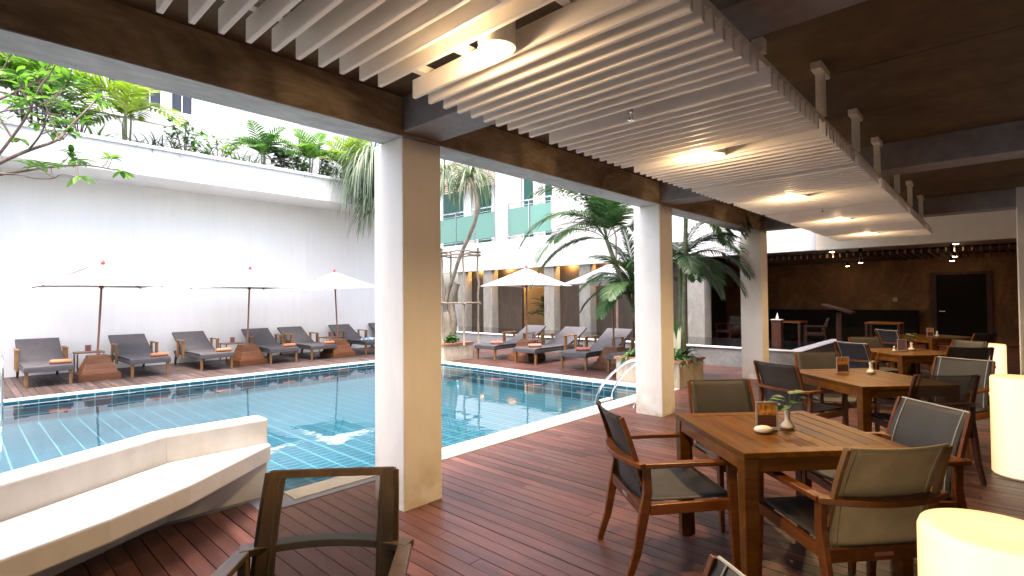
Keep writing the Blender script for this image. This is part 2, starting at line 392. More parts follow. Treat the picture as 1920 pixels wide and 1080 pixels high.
# ------------------------------------------------------------------ ground, decks, pool
g = MB()
HX0, HX1, HY0, HY1 = -3.0, 8.02, 3.82, 11.2
for a in ((-200, 200, -200, HY0), (-200, 200, HY1, 200), (-200, HX0, HY0, HY1), (HX1, 200, HY0, HY1)):
    g.add([(a[0], a[2], -.045), (a[1], a[2], -.045), (a[1], a[3], -.045), (a[0], a[3], -.045)], [(0, 1, 2, 3)])
structure(g.build('ground', DARKG))
def boards(name, x0, x1, y0, y1, mat, pitch=.098, rnd=1):
    random.seed(rnd); m = MB(); x = x0
    yf = y1 if callable(y1) else (lambda _x, q=y1: q)
    while x < x1-.01:
        y = y0; y1 = yf(x); w_ = min(pitch-.006, x1-x)
        first = True
        while y < y1-.01:
            L = random.uniform(.5, 2.6) if first else random.uniform(1.8, 3.0); first = False
            ye = min(y1, y+L)
            if y1-ye < .3: ye = y1
            dz = random.uniform(-.0012, .0012)
            m.box(x, x+w_, y, ye-(.003 if ye < y1 else 0), -.028, dz); y = ye
        x += pitch
    return structure(m.build(name, mat))
boards('terrace_deck', -3.0, 11.36, -5.9, lambda x: 4.09 if x < 1.42 else 3.79, DECK, rnd=1)
boards('restaurant_deck', 11.36, 21.0, -5.9, 2.85, DECK, rnd=2)
boards('pool_end_deck', 8.07, 11.36, 3.795, 14.55, RDECK, rnd=3)
boards('poolside_deck', -5.0, 8.06, 11.22, 14.55, FDECK, rnd=4)
boards('garden_deck', -6.0, -3.05, 3.8, 11.2, FDECK, rnd=5)
# pool shell
ZF = -.36
pb = thing('swimming_pool', 'large rectangular blue tiled swimming pool filling the courtyard', 'pool')
del pb['category']; del pb['label']; pb['kind'] = 'structure'
f = MB(); f.add([(-2.8, 4.1, ZF), (7.76, 4.1, ZF), (7.76, 10.95, ZF), (-2.8, 10.95, ZF)], [(0, 1, 2, 3)]); f.build('pool_floor', m_tile('pool_tile_floor', 'xy'), pb)
f = MB(); TX = m_tile('pool_tile_wall', 'xz'); TY = m_tile('pool_tile_end', 'yz')
f.add([(-2.8, 4.1, ZF), (7.76, 4.1, ZF), (7.76, 4.1, 0), (-2.8, 4.1, 0)], [(3, 2, 1, 0)])
f.add([(-2.8, 10.95, ZF), (7.76, 10.95, ZF), (7.76, 10.95, 0), (-2.8, 10.95, 0)], [(0, 1, 2, 3)]); f.build('pool_wall', TX, pb)
f = MB(); f.add([(7.76, 4.1, ZF), (7.76, 10.95, ZF), (7.76, 10.95, 0), (7.76, 4.1, 0)], [(3, 2, 1, 0)])
f.add([(-2.8, 4.1, ZF), (-2.8, 10.95, ZF), (-2.8, 10.95, 0), (-2.8, 4.1, 0)], [(0, 1, 2, 3)]); f.build('pool_wall', TY, pb)
w_ = MB(); w_.sheet(lambda u, v: (-2.8+10.56*u, 4.1+6.85*v, -.03), 8, 8); structure(w_.build('water', WATER))
c = MB(); c.box(-3.0, 8.05, 10.952, 11.2, -.12, .012); c.box(7.762, 8.05, 4.098, 10.951, -.12, .012)
c.box(2.5, 8.05, 3.80, 4.097, -.12, .012); c.box(-3.0, -2.802, 4.1, 10.951, -.12, .012)
structure(c.build('pool_coping', COPE, bev=.008))
c = MB(); c.box(1.50, 2.497, 3.80, 4.097, -.12, .004); c.box(-3.0, 1.68, 4.098, 4.40, -.5, -.004)
structure(c.build('stone_pad', m_plain('dark_stone', (.17, .17, .18), .5)))
gt = MB()
for i in range(34): gt.box(1.76+i*.0216, 1.772+i*.0216, 3.88, 4.08, .006, .014)
gt.box(1.75, 2.495, 3.874, 3.882, .006, .013); gt.box(1.75, 2.495, 4.078, 4.086, .006, .013)
tag(gt.build('drain_grate', m_plain('cream_plastic', (.62, .55, .42), .5)), 'cream slotted drain grate set beside the pool edge behind the foreground chair', 'grate')

# ------------------------------------------------------------------ bench
bn = thing('poolside_bench', 'white plastered angular bench with raised back at pool edge', 'bench')
inner = [(1.67, 4.15), (1.0, 4.16), (.17, 3.69), (-1.3, 2.86)]
outer = [(-1.4, 3.04), (.10, 3.885), (.95, 4.36), (1.67, 4.35)]
MB().prism(inner[::-1]+outer[::-1], -.02, .586).build('bench_back', BENCH, bn, bev=.014)
seat = [(1.668, 4.149), (1.0, 4.157), (.17, 3.687), (-1.3, 2.857), (-1.3, 2.62), (.14, 3.14), (.55, 3.31), (.98, 3.56), (1.668, 4.09)]
MB().prism(seat, .275, .40).build('bench_seat', BENCH, bn, bev=.012)

# ------------------------------------------------------------------ terrace pavilion
tb = thing('terrace_pavilion', 'open concrete terrace with white square columns and brown beam', 'building')
for cx in (-1.69, 2.18, 6.06, 9.90):
    MB().box(cx, cx+.35, 3.09, 3.462, -.03, 2.668).build('column', COLM, tb, bev=.011)
for cx, y1 in ((9.82, -.22), (6.0, -.35)):
    MB().box(cx, cx+.45, y1-.42, y1, -.03, 2.95).build('column', COLM, tb, bev=.006)
MB().box(-6, 10.25, 3.092, 3.375, 2.678, 3.6).build('main_beam', BEAM, tb, bev=.004)
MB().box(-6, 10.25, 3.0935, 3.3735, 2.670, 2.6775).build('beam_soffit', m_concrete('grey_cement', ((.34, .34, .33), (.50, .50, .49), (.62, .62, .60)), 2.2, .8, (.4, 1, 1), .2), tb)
for cx in (-1.69, 2.18, 6.06, 9.90):
    MB().box(cx+.002, cx+.348, -6, 3.088, 2.70, 2.952).build('cross_beam', XBEAM, tb, bev=.004)
s_ = MB()
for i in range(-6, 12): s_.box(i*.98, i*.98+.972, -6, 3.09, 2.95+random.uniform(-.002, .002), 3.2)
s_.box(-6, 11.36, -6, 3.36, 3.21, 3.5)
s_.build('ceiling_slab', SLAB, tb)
MB().box(11.36, 15.18, -6, 3.4, 3.5, 3.7).build('high_roof', WHITE, tb)
CREAM = m_plain('bounce_cream', (.80, .76, .68), .7, var=.03)
MB().box(-6.2, 11.0, -4.2, -4.0, 0, 2.95).build('unseen_side_wall', CREAM, tb); MB().box(11.0, 21.2, -6.2, -6.0, 0, 3.5).build('unseen_side_wall', BACKW, tb)  # unseen walls added to shut out skylight; cream one set close for bounce
MB().box(-6.2, -6.0, -4.0, 3.3, 0, 2.95).build('unseen_end_wall', CREAM, tb)  # added out of view, cream so it bounces light indoors

# suspended slatted ceiling
sp_ = thing('slatted_ceiling_panel', 'long white slatted ceiling panel hung below the dark soffit', 'ceiling panel')
for kk in range(-4, 9):
    x0 = 1.46+1.08*kk+.099; m = MB()
    for i in range(10): m.box(x0+i*.098-.011, x0+i*.098+.011, .76, 2.11, 2.50, 2.592)
    m.build('slat_bank', SLAT, sp_, bev=.004)
for y in (.80, 1.15, 1.72, 2.02):
    MB().box(-2.9, 11.1, y-.02, y+.02, 2.594, 2.63).build('carrier_bar', SLAT, sp_)
for x in (-2.0, -.85, .3, 1.44, 3.73, 4.85, 5.85, 7.16, 8.34, 9.66):
    m = MB(); m.box(x-.025, x+.025, .765, .815, 2.632, 2.90); m.box(x-.12, x+.12, .76, .82, 2.90, 2.948)
    m.build('hanger', SLAT, sp_, bev=.003)
MB().box(2.53, 2.58, .765, .815, 2.632, 2.698).build('hanger', SLAT, sp_)
names = ['nearest and largest', 'second nearest', 'middle', 'second farthest', 'farthest']
for i, x in enumerate((1.46, 3.62, 5.78, 7.94, 10.1)):
    d = thing('ceiling_downlight', '%s of the five lit downlights along the white slatted ceiling' % names[i], 'ceiling light', (x, 1.43, 2.49), group='downlights in the slatted ceiling')
    MB().lathe([(.062, .012), (.075, .012), (.075, .14), (.062, .14)], 28, caps=False).build('housing', WPAINT, d, smooth=False)
    MB().lathe([(.075, .0), (.075, .012), (.061, .012), (.058, 0), (.075, 0)], 28, caps=False).build('rim', WPAINT, d)
    MB().lathe([(.0, .004), (.058, .004), (.058, .010), (0, .010)], 24).build('bulb', BULB, d)
    L = bpy.data.lights.new('downlight_lamp', 'SPOT'); L.energy = 24; L.color = (1, .66, .32); L.spot_size = radians(150); L.spot_blend = .9; L.shadow_soft_size = .04
    lo = bpy.data.objects.new('downlight_lamp', L); COL.objects.link(lo); lo.parent = d; lo.location = (0, 0, -.03)
    L = bpy.data.lights.new('gap_glow', 'POINT'); L.energy = 1.7; L.color = (1, .66, .36); L.shadow_soft_size = .03
    lo = bpy.data.objects.new('gap_glow', L); COL.objects.link(lo); lo.parent = d; lo.location = (-.05, .085, -.04)
for i, x in enumerate((2.54, 6.86)):
    d = MB(); d.tube([(0, 0, .12), (0, 0, .03)], .012, 10); d.tube([(-.018, 0, .03), (-.02, 0, 0), (0, 0, -.012), (.02, 0, 0), (.018, 0, .03)], .004, 6); d.lathe([(.003, -.018), (.022, -.016), (.022, -.013), (.003, -.011)], 12)
    o = d.build('sprinkler_head', STEEL, loc=(x, 1.46, 2.49)); tag(o, ('small chrome sprinkler head below the near slats', 'tiny sprinkler head below the slats between the third and fourth downlights')[i], 'sprinkler', 'ceiling sprinklers')

# ------------------------------------------------------------------ dining furniture
def arc(u, w2, y0, dep):  # curved across the width
    x = (u-.5)*2*w2; return x, y0-dep*(1-(2*u-1)**2)
def make_chair(wood, back, seatm, lab, stile=None, hem=False):
    t = thing('dining_armchair', lab, 'chair', group='armchairs on the terrace')
    for s in (-1, 1):
        m = MB(); m.sweep([(s*.262, -.355, 0), (s*.264, -.30, .16), (s*.267, -.265, .34), (s*.268, -.24, .48), (s*.27, -.245, .607)],
                          [(.026, .034), (.028, .042), (.03, .05), (.03, .045), (.03, .04)], side=(1, 0, 0)); m.build('leg', wood, t, bev=.004)
        m = MB(); m.sweep([(s*.268, .25, 0), (s*.268, .235, .30), (s*.268, .225, .607)], [(.026, .032), (.03, .046), (.03, .05)], side=(1, 0, 0)); m.build('leg', wood, t, bev=.004)
        m = MB(); m.sweep([(s*.278, -.26, .62), (s*.282, 0, .622), (s*.278, .275, .62)], [(.05, .024), (.055, .024), (.06, .022)], side=(1, 0, 0)); m.build('armrest', wood, t, bev=.005)
        m = MB(); m.sweep([(s*.244, -.25, .50), (s*.242, -.285, .62), (s*.238, -.325, .75), (s*.232, -.365, .862)], [(.02, .026)]*4, side=(1, 0, 0)); m.build('back_post', stile or wood, t, bev=.003)
    m = MB(); n = 10
    m.sweep([(-.295+.59*i/n, -.262-.075*(1-(2*i/n-1)**2), .621) for i in range(n+1)], (.06, .026), side=None); m.build('back_rail', wood, t, bev=.004)
    m = MB()
    for s in (-1, 1): m.sweep([(s*.268, -.23, .385), (s*.268, .215, .395)], (.024, .055), side=(1, 0, 0))
    m.sweep([(-.25, .235, .398), (0, .245, .39), (.25, .235, .398)], (.024, .045), side=(0, 1, 0))
    m.sweep([(-.25, -.262, .375), (.25, -.262, .375)], (.022, .06), side=(0, 1, 0)); fr_ = m.build('seat_frame', wood, t, bev=.003)
    MB().box(-.045, .045, -.276, -.2735, .366, .384).build('name_plate', STEEL, fr_)
    MB().sheet(lambda u, v: ((u-.5)*.505, -.24+.48*v, .427-.022*sin(pi*v)*sin(pi*u)+.006*v), 10, 10, (0, 0, -.006)).build('seat', seatm, t, smooth=True)
    def bk(u, v):
        z = .40+.465*v; y = -.235-.018*v-.112*v*v
        return ((u-.5)*.455*(1-.02*v), y-.022*(1-(2*u-1)**2)*(.4+.6*v), z+.006*(1-(2*u-1)**2)*-v)
    br = MB().sheet(bk, 12, 14, (0, -.005, 0)).build('backrest', back, t, smooth=True)
    m = MB()
    m.tube([V(bk(i/12, 1))+V((0, -.002, 0)) for i in range(13)], .005, 6)
    for u in (.075, .925):
        for dy in (-.007, .003): m.tube([V(bk(u, i/10))+V((0, dy, 0)) for i in range(11)], .0035, 5)
    m.build('piping', PIPE if back in (FABB,) else back, br)
    if hem:
        m = MB()
        for dy in (.004, -.010):
            for ua, ub in ((-.02, .11), (.89, 1.02)): m.sheet(lambda u, v: V(bk(ua+(ub-ua)*u, v))+V((0, dy, 0)), 3, 14, (0, -.003, 0))
            m.sheet(lambda u, v: V(bk(u, .955+.05*v))+V((0, dy, 0)), 12, 2, (0, -.003, 0))
        m.build('hem', CHD, br)
    return t
A0 = make_chair(CHW, FABM, FAB, 'x')
E0 = make_chair(CHW, FABE, FAB, 'x', LWD)
D0 = make_chair(CHW, FABB, FAB, 'x')
F0 = make_chair(CHD, FABT, FABT, 'x', None, True)
G0 = make_chair(DWOOD, FABT, FAB, 'x')
def put(proto, used, mx, my, ang, label):
    # (mx,my): middle of the backrest top; ang: facing direction in degrees
    a = radians(ang); f_ = V((cos(a), sin(a))); root = V((mx, my))+f_*.37
    o = proto if proto.name not in used else copy_tree(proto)
    used.add(proto.name); o.location = (root.x, root.y, 0); o.rotation_euler = (0, 0, a-pi/2); o['label'] = label; return o
U = set()
put(F0, U, .975, 1.83, -133, 'dark brown see-through mesh armchair facing the camera in the foreground beside the bench')
put(A0, U, 2.57, 1.65, -41, 'teak armchair in profile left of the nearest dining table')
put(A0, U, 3.98, 1.57, -134, 'armchair behind the nearest dining table with its dark back beside the second column')
put(E0, U, 2.71, .31, 49, 'olive backed armchair seen from behind between nearest table and front glowing lamp')
put(D0, U, 3.89, .28, 137, 'blue grey armchair with pale piping right of the nearest dining table')
put(A0, U, 5.32, 1.56, -24, 'grey armchair on the left of the second table beside the third column')
put(A0, U, 6.62, 1.50, -140, 'armchair at the far left of the second table in front of the grey pond wall')
put(G0, U, 5.37, .30, 38, 'black see-through mesh armchair on the near side of the second table')
put(D0, U, 6.84, .25, 160, 'blue grey armchair right of the second table against the second glowing lamp')
put(D0, U, 8.31, 1.47, -28, 'tilted blue grey armchair at the left of the third table behind the vase')
put(A0, U, 9.51, 1.50, -140, 'low dark grey armchair behind the third table and its orange lit top')
put(A0, U, 8.36, .24, 32, 'dark brown armchair at the near right of the third table beside the farthest lamp')
put(A0, U, 9.55, .28, 140, 'brown armchair peeking above another at the right of the third table')
put(D0, U, 11.7, 1.50, -35, 'farthest armchair on the left of the last table beside the leafy vase')
put(A0, U, 11.6, .14, 55, 'farthest armchair on the right in front of the last table and dark door')
put(D0, U, 1.135, .335, 140, 'grey chair back corner poking up at the bottom edge under the nearest table leg')

def make_table(L1, L2, label, c, rz, dark=False):
    t = thing('dining_table', label, 'table', (c[0], c[1], 0), rz, 'square teak tables along the terrace')
    m = MB(); n = 8; w1 = L1-.16
    for i in range(n):
        y0 = -w1/2+i*w1/n; m.box(y0+.0015, y0+w1/n-.0015, -L2/2+.080, L2/2-.080, .725, .748)
    m.box(-L1/2, -L1/2+.08, -L2/2, L2/2, .722, .75); m.box(L1/2-.08, L1/2, -L2/2, L2/2, .722, .75)
    m.box(-L1/2+.08, L1/2-.08, -L2/2, -L2/2+.078, .722, .75); m.box(-L1/2+.08, L1/2-.08, L2/2-.078, L2/2, .722, .75)
    m.build('tabletop', TEAKY, t, bev=.003)
    a = MB()
    for s in (-1, 1):
        a.box(-L1/2+.07, L1/2-.07, s*(L2/2-.02)-.012, s*(L2/2-.02)+.012, .655, .72)
        a.box(s*(L1/2-.02)-.012, s*(L1/2-.02)+.012, -L2/2+.07, L2/2-.07, .655, .72)
    a.build('apron', TEAK, t, bev=.002)
    for sx in (-1, 1):
        for sy in (-1, 1):
            m = MB(); m.sweep([(sx*(L1/2-.037), sy*(L2/2-.037), 0), (sx*(L1/2-.037), sy*(L2/2-.037), .721)], [(.055, .055), (.072, .072)], side=(1, 0, 0)); m.build('leg', TEAK, t, bev=.004)
    return t
R47 = radians(-43)
make_table(.86, .86, 'nearest square teak table with white vase, menu card and pebble', (3.19, .92), R47)
make_table(.86, 1.04, 'second teak table from the front, with a bare twig in its vase', (5.76, .91), R47)
make_table(.90, .90, 'third teak table along the terrace, darker, with a leafy vase and purple card', (8.68, .90), R47)
make_table(.90, .90, 'last dark table before the black door', (12.2, .86), R47)

# things on the tables
def card(x, y, ang, label, face=MENU, z=.75, w2=.06, h=.155):
    t = thing('menu_holder', label, 'menu card', (x, y, z), radians(ang), 'menu cards in clear stands')
    MB().box(-w2+.009, w2-.009, -.0012, .0012, .012, h-.01).build('menu_card', face, t)
    m = MB(); m.box(-w2, -w2+.008, -.004, .004, 0, h); m.box(w2-.008, w2, -.004, .004, 0, h); m.box(-w2+.008, w2-.008, -.004, .004, h-.008, h)
    m.box(-w2+.008, w2-.008, -.004, .004, 0, .01); m.box(-w2, w2, -.022, .022, -.0005, .002)
    m.build('stand', m_plain('frosted_edge', (.42, .38, .37), .3) if not bpy.data.materials.get('frosted_edge') else bpy.data.materials['frosted_edge'], t); return t
PUR = m_plain('purple_print', (.22, .14, .20), .4, var=.3, scale=60)
card(3.14, .965, -50, 'menu card in clear stand beside the pebble on the nearest table')
card(5.90, 1.11, -48, 'dark menu card with white edge on the second table')
card(8.72, .95, -48, 'purple grey card in clear stand on the third table', PUR)
card(12.0, .89, -48, 'smallest white edged card on the last table')
def vase(x, y, label, z=.75, s=1.0):
    t = thing('bud_vase', label, 'vase', (x, y, z), 0, 'white bud vases on the tables')
    MB().lathe([(.024, 0), (.034, .004), (.038, .013), (.036, .022), (.024, .034), (.016, .046), (.0145, .065), (.0155, .088), (.0175, .108), (.0145, .108), (.012, .09)], 28).build('vase_body', CER, t, smooth=True)
    t.scale = (s, s, s); return t
v1 = vase(3.23, .882, 'white bud vase with green pothos leaves on the nearest table')
v2 = vase(6.02, .90, 'white bud vase holding a thin curling twig on the second table')
v3 = vase(8.86, .86, 'white bud vase with rounded green leaves on the third table')
v4 = vase(12.06, .80, 'tiny white vase beside the card on the last table', s=.9)
vase(8.60, 1.02, 'small white vase half hidden left of the purple card on the third table', s=.62)
random.seed(5)
rt2 = V((.68, -.73, 0)); fw2 = V((.73, .68, 0))
m = MB(); st = MB()
for dx, dz, dy, L, dr in ((-.075, .04, 0, .075, .5), (-.05, .065, -.02, .065, .3), (.0, .075, .03, .055, .4), (.03, .05, -.03, .06, .7), (.095, .115, .0, .075, .5), (.06, .10, .03, .06, .2), (-.02, .03, -.04, .06, .9), (.115, .08, -.02, .06, .9), (-.03, .02, .04, .06, 1.0)):
    e = V((0, 0, .108))+rt2*dx*.55+fw2*dy+V((0, 0, dz*.8))
    st.tube([(0, 0, .09), V((0, 0, .12))+rt2*dx*.2, e], .0018, 5)
    m.blade(e, rt2*(1 if dx > 0 else -1)+fw2*random.uniform(-.6, .6)+V((0, 0, .25)), V((0, 0, 1)), L*1.2, .068, dr*1.3, 6, .12)
lf = m.build('leaves', GP, v1, smooth=True); st.build('stems', G3, v1)
st = MB(); st.tube([(0, 0, .09), V((0, 0, .15))-rt2*.0, V((0, 0, .20))+rt2*.02, V((0, 0, .215))+rt2*.035], .0025, 6)
st.tube([(0, 0, .10), V((0, 0, .13))+rt2*.05, V((0, 0, .20))+rt2*.075, V((0, 0, .23))+rt2*.095, V((0, 0, .235))+rt2*.13], .0025, 6); st.build('twig', POLE, v2)
m = MB()
for i in range(4): m.blade((0, 0, .11), (cos(i*1.7), sin(i*1.7), .5), (0, 0, 1), .06, .03, 1.2, 5)
m.build('leaves', G5, v2)
m = MB(); random.seed(3)
for i in range(14):
    a = random.uniform(0, 6.28); r_ = random.uniform(.0, .05); p = V((cos(a)*r_, sin(a)*r_, .14+random.uniform(0, .09)))
    m.blade(p, (cos(a), sin(a), .3), (0, 0, 1), .06, .05, 1.0, 5)
m.tube([(0, 0, .09), (0, 0, .2)], .003, 5); m.build('leaves', G3, v3)
pe = MB(); pe.lathe([(.001, 0), (.03, .001), (.040, .008), (.043, .016), (.038, .026), (.022, .033), (.001, .035)], 28)
o = pe.build('pebble_dish', CER, smooth=True, loc=(3.045, .955, .75)); o.scale = (1.18, .92, 1.1); o.rotation_euler = (0, 0, R47)
tag(o, 'smooth white pebble shaped dish on the nearest table', 'dish')

# glowing floor lamps
for i, (x, y, l) in enumerate(((2.06, .015, 'nearest glowing cylinder lamp, cut by the bottom right corner'), (6.02, -.12, 'glowing cylinder lamp at the right edge behind the blue grey chair'), (9.80, .10, 'farthest glowing cylinder lamp beside the right hand column'))):
    t = thing('floor_lamp', l, 'lamp', (x, y, 0), 0, 'glowing white cylinder lamps')
    MB().lathe([(.176, .012), (.182, .02), (.182, .795), (.176, .812), (.14, .816), (.03, .800), (.001, .799)], 56).build('shade', LAMP, t, smooth=True)
    MB().lathe([(.17, 0), (.17, .014)], 32).build('base', WPAINT, t)
# ------------------------------------------------------------------ sun loungers
def make_lounger():
    t = thing('sun_lounger', 'x', 'sun lounger', group='sun loungers round the pool')
    # local: foot end at y=0, head towards +y; x = width
    for s in (-1, 1):
        MB().sweep([(s*.30, .07, 0), (s*.30, .075, .27)], [(.04, .04), (.055, .055)], side=(1, 0, 0)).build('leg', LWD, t, bev=.004)
        MB().sweep([(s*.30, 1.92, 0), (s*.30, 1.78, .27)], [(.035, .035), (.05, .05)], side=(1, 0, 0)).build('leg', LWD if False else DWOOD, t, bev=.004)
        m = MB(); m.box(s*.355-.02, s*.355+.02, 1.06, 1.15, .20, .585); m.box(s*.355-.018, s*.355+.018, 1.47, 1.54, .20, .585); m.box(s*.355-.028, s*.355+.028, 1.05, 1.55, .587, .61)
        m.build('armrest', LWD, t, bev=.004)
    m = MB(); m.box(-.34, .34, .0, 1.86, .262, .335); m.build('frame', LSIDE, t, bev=.006)
    MB().sheet(lambda u, v: (-.338+.676*u, .004+1.22*v, .339+.018*sin(pi*min(1, v*12)/2)), 8, 10, (0, 0, .012)).build('mattress', LFAB, t, smooth=False)
    MB().sheet(lambda u, v: (-.335+.67*u, 1.22+.80*v, .36+.40*v-.02*sin(pi*v)), 6, 10, (0, .018, -.035)).build('backrest', LFAB, t, smooth=False)
    m = MB(); m.sweep([(-.25, 1.75, .28), (-.25, 1.86, .62)], (.025, .025)); m.sweep([(.25, 1.75, .28), (.25, 1.86, .62)], (.025, .025)); m.build('support', DWOOD, t)
    return t
L0 = make_lounger()
llab = ['sun lounger at the far left of the wall row beside the first parasol base', 'second sun lounger from the left, right of the first wooden parasol base',
        'third sun lounger from the left with its towel near the second parasol base', 'sun lounger directly behind the second parasol pole along the white wall',
        'sun lounger left of the third parasol base with orange towel on its end', 'sun lounger with blue and white clothes lying on it', 'last sun lounger of the wall row, half hidden by the white column']
LX = [(1.18, 12.40), (2.71, 12.40), (3.93, 12.40), (5.40, 12.45), (6.40, 12.45), (7.95, 12.50), (9.30, 12.55)]
for i, (x, y) in enumerate(LX):
    o = L0 if i == 0 else copy_tree(L0)
    o.location = (x, y, 0); o.rotation_euler = (0, 0, radians((0, 1, 1, -2, 0, 1, 0)[i])); o['label'] = llab[i]
rlab = ['sun lounger beside the stone planter, first of the row at the pool end', 'pool end sun lounger with pink towel, second from the stone planter',
        'third sun lounger of the pool end row under the palm fronds', 'partly hidden sun lounger behind the steel pool ladder']
for i, (x, y) in enumerate(((8.88, 9.22), (8.85, 7.90), (8.83, 6.53), (8.90, 5.42))):
    o = copy_tree(L0); o.location = (x, y, 0); o.rotation_euler = (0, 0, radians(-90+(1, 0, 2, 0)[i])); o['label'] = rlab[i]
def towel(x, y, rz, mat, label, L=.30, r=.047):
    m = MB(); prof = []
    for i in range(33):
        q = 2*pi*i/32*1.0; prof.append((cos(q), sin(q)))
    vs = []; n = 10; seg = 20
    for i in range(n+1):
        xx = -L/2+L*i/n
        for j in range(seg):
            q = 2*pi*j/seg; rr = r*(1+.05*sin(i*2.1+j))*(1-.12*(abs(2*i/n-1)**6)); vs.append((xx, rr*cos(q)*1.12, r*.85+rr*sin(q)*.88))
    fs = [(i*seg+j, i*seg+(j+1) % seg, (i+1)*seg+(j+1) % seg, (i+1)*seg+j) for i in range(n) for j in range(seg)]
    fs += [tuple(range(seg)), tuple(n*seg+j for j in range(seg))[::-1]]; m.add(vs, fs)
    sp2 = []
    for i in range(26):
        q = i*.5; rr = r*(.2+.72*i/26); sp2.append((-L/2-.003, rr*cos(q)*1.1, r*.85+rr*sin(q)*.88))
    m.tube(sp2, .0035, 4)
    o = m.build('rolled_towel', mat, smooth=True, loc=(x, y, .368)); o.rotation_euler = (0, 0, rz)
    tag(o, label, 'towel', 'rolled towels on the loungers')
tl = ['orange rolled towel on the far left sun lounger', 'orange rolled towel on the second lounger from the left', 'orange rolled towel on the lounger touching the second parasol base',
      'orange rolled towel on the lounger behind the second parasol pole', 'orange towel on the lounger next to the third parasol base']
for i, (x, y) in enumerate(((1.36, 12.66), (2.90, 12.64), (4.12, 12.66), (5.60, 12.68), (6.60, 12.62))): towel(x, y, .05*(i-2), TOW, tl[i])
tl = ['pink rolled towel on the lounger nearest the planter', 'pink rolled towel on the lounger at the middle of the pool end', 'pink rolled towel on the lounger under the palm']
for i, (x, y) in enumerate(((9.22, 9.12), (9.18, 7.85), (9.16, 6.48))): towel(x, y, pi/2+.75, TOWP, tl[i])
random.seed(9)
m = MB()
m.sheet(lambda u, v: (7.72+.5*u+.05*sin(v*9), 12.75+.35*v+.04*sin(u*11), .375+.06*abs(sin(u*9+v*5))*sin(pi*u)*sin(pi*v)+.03*random.random()), 16, 12, (0, 0, -.004))
k = NT('blue_white_cloth'); co = k.coord(); nz = k.n('TexNoise', i_Scale=9.0); k.l(co, nz.inputs[0]); k.col(k.ramp(nz.outputs[0], [(.42, (.02, .03, .06)), (.5, (.65, .72, .8)), (.62, (.15, .3, .5))])); CLOTH = k.m
tag(m.build('clothes_pile', CLOTH, smooth=True), 'crumpled blue and white clothes on the sixth lounger of the wall row', 'clothes')

# ------------------------------------------------------------------ parasols
def make_parasol(s=.8, name='x'):
    t = thing('parasol', name, 'parasol', group='white parasols round the pool')
    # stepped wooden base
    m = MB(); sizes = [(.33, .13), (.285, .09), (.245, .09), (.205, .09), (.17, .06)]; z = 0
    for i, (r_, h) in enumerate(sizes):
        r2 = sizes[i+1][0]+.008 if i+1 < len(sizes) else .16
        if i == 0: r2 = .32
        m.add([(-r_, -r_, z), (r_, -r_, z), (r_, r_, z), (-r_, r_, z), (-r2, -r2, z+h), (r2, -r2, z+h), (r2, r2, z+h), (-r2, r2, z+h)],
              [(0, 3, 2, 1), (4, 5, 6, 7), (0, 1, 5, 4), (1, 2, 6, 5), (2, 3, 7, 6), (3, 0, 4, 7)]); z += h
    m.build('base', LWD2, t, bev=.006)
    u = bpy.data.objects.new('upper', None)
    MB().tube([(0, 0, .40), (0, 0, 1.3), (0, 0, 2.22)], .019, 12).build('pole', POLE, t, smooth=True)
    zt, ze = 2.25, 1.80
    def cn(a, f_):
        return V((a[0]*s*f_, a[1]*s*f_, 0))
    cor = [(1, 1), (-1, 1), (-1, -1), (1, -1)]; m = MB(); n = 8
    for q in range(4):
        a, b = V(cor[q]+(0,)), V(cor[(q+1) % 4]+(0,))
        def fn(u_, v_, a=a, b=b):
            p = (a*(1-u_)+b*u_)*s*v_
            sag = .035*sin(pi*u_)*v_+.04*sin(pi*v_)*(sin(pi*u_)*.6+.4)
            return (p.x*(1-.03*sin(pi*u_)), p.y*(1-.03*sin(pi*u_)), zt-(zt-ze)*v_-sag*.6+.03*sin(pi*u_)*v_*v_)
        m.sheet(fn, n, n, (0, 0, -.004))
    m.build('canopy', CLO, t, smooth=True)
    for a in cor:
        MB().sweep([(a[0]*.03, a[1]*.03, zt-.03), (a[0]*s*.985, a[1]*s*.985, ze-.012)], (.016, .022)).build('rib', POLE, t)
    for a in cor:
        MB().sweep([(a[0]*.02, a[1]*.02, 1.82), (a[0]*s*.45, a[1]*s*.45, zt-(zt-ze)*.45-.03)], (.012, .016)).build('strut', POLE, t)
    MB().lathe([(.022, 1.76), (.04, 1.78), (.04, 1.84), (.022, 1.86)], 16).build('hub', POLE, t)
    MB().lathe([(.005, 2.24), (.03, 2.245), (.034, 2.28), (.02, 2.31), (.004, 2.325)], 16).build('finial', RED, t, smooth=True)
    return t
plab = ['white parasol at the far left leaning over the first wooden base', 'white parasol at the middle of the wall row, behind the fourth lounger', 'white parasol leaning left beside the lounger with clothes, nearest the white column',
        'white parasol at the pool end above the loungers, between the columns', 'white parasol behind the palm fronds beside the second column']
P0 = make_parasol()
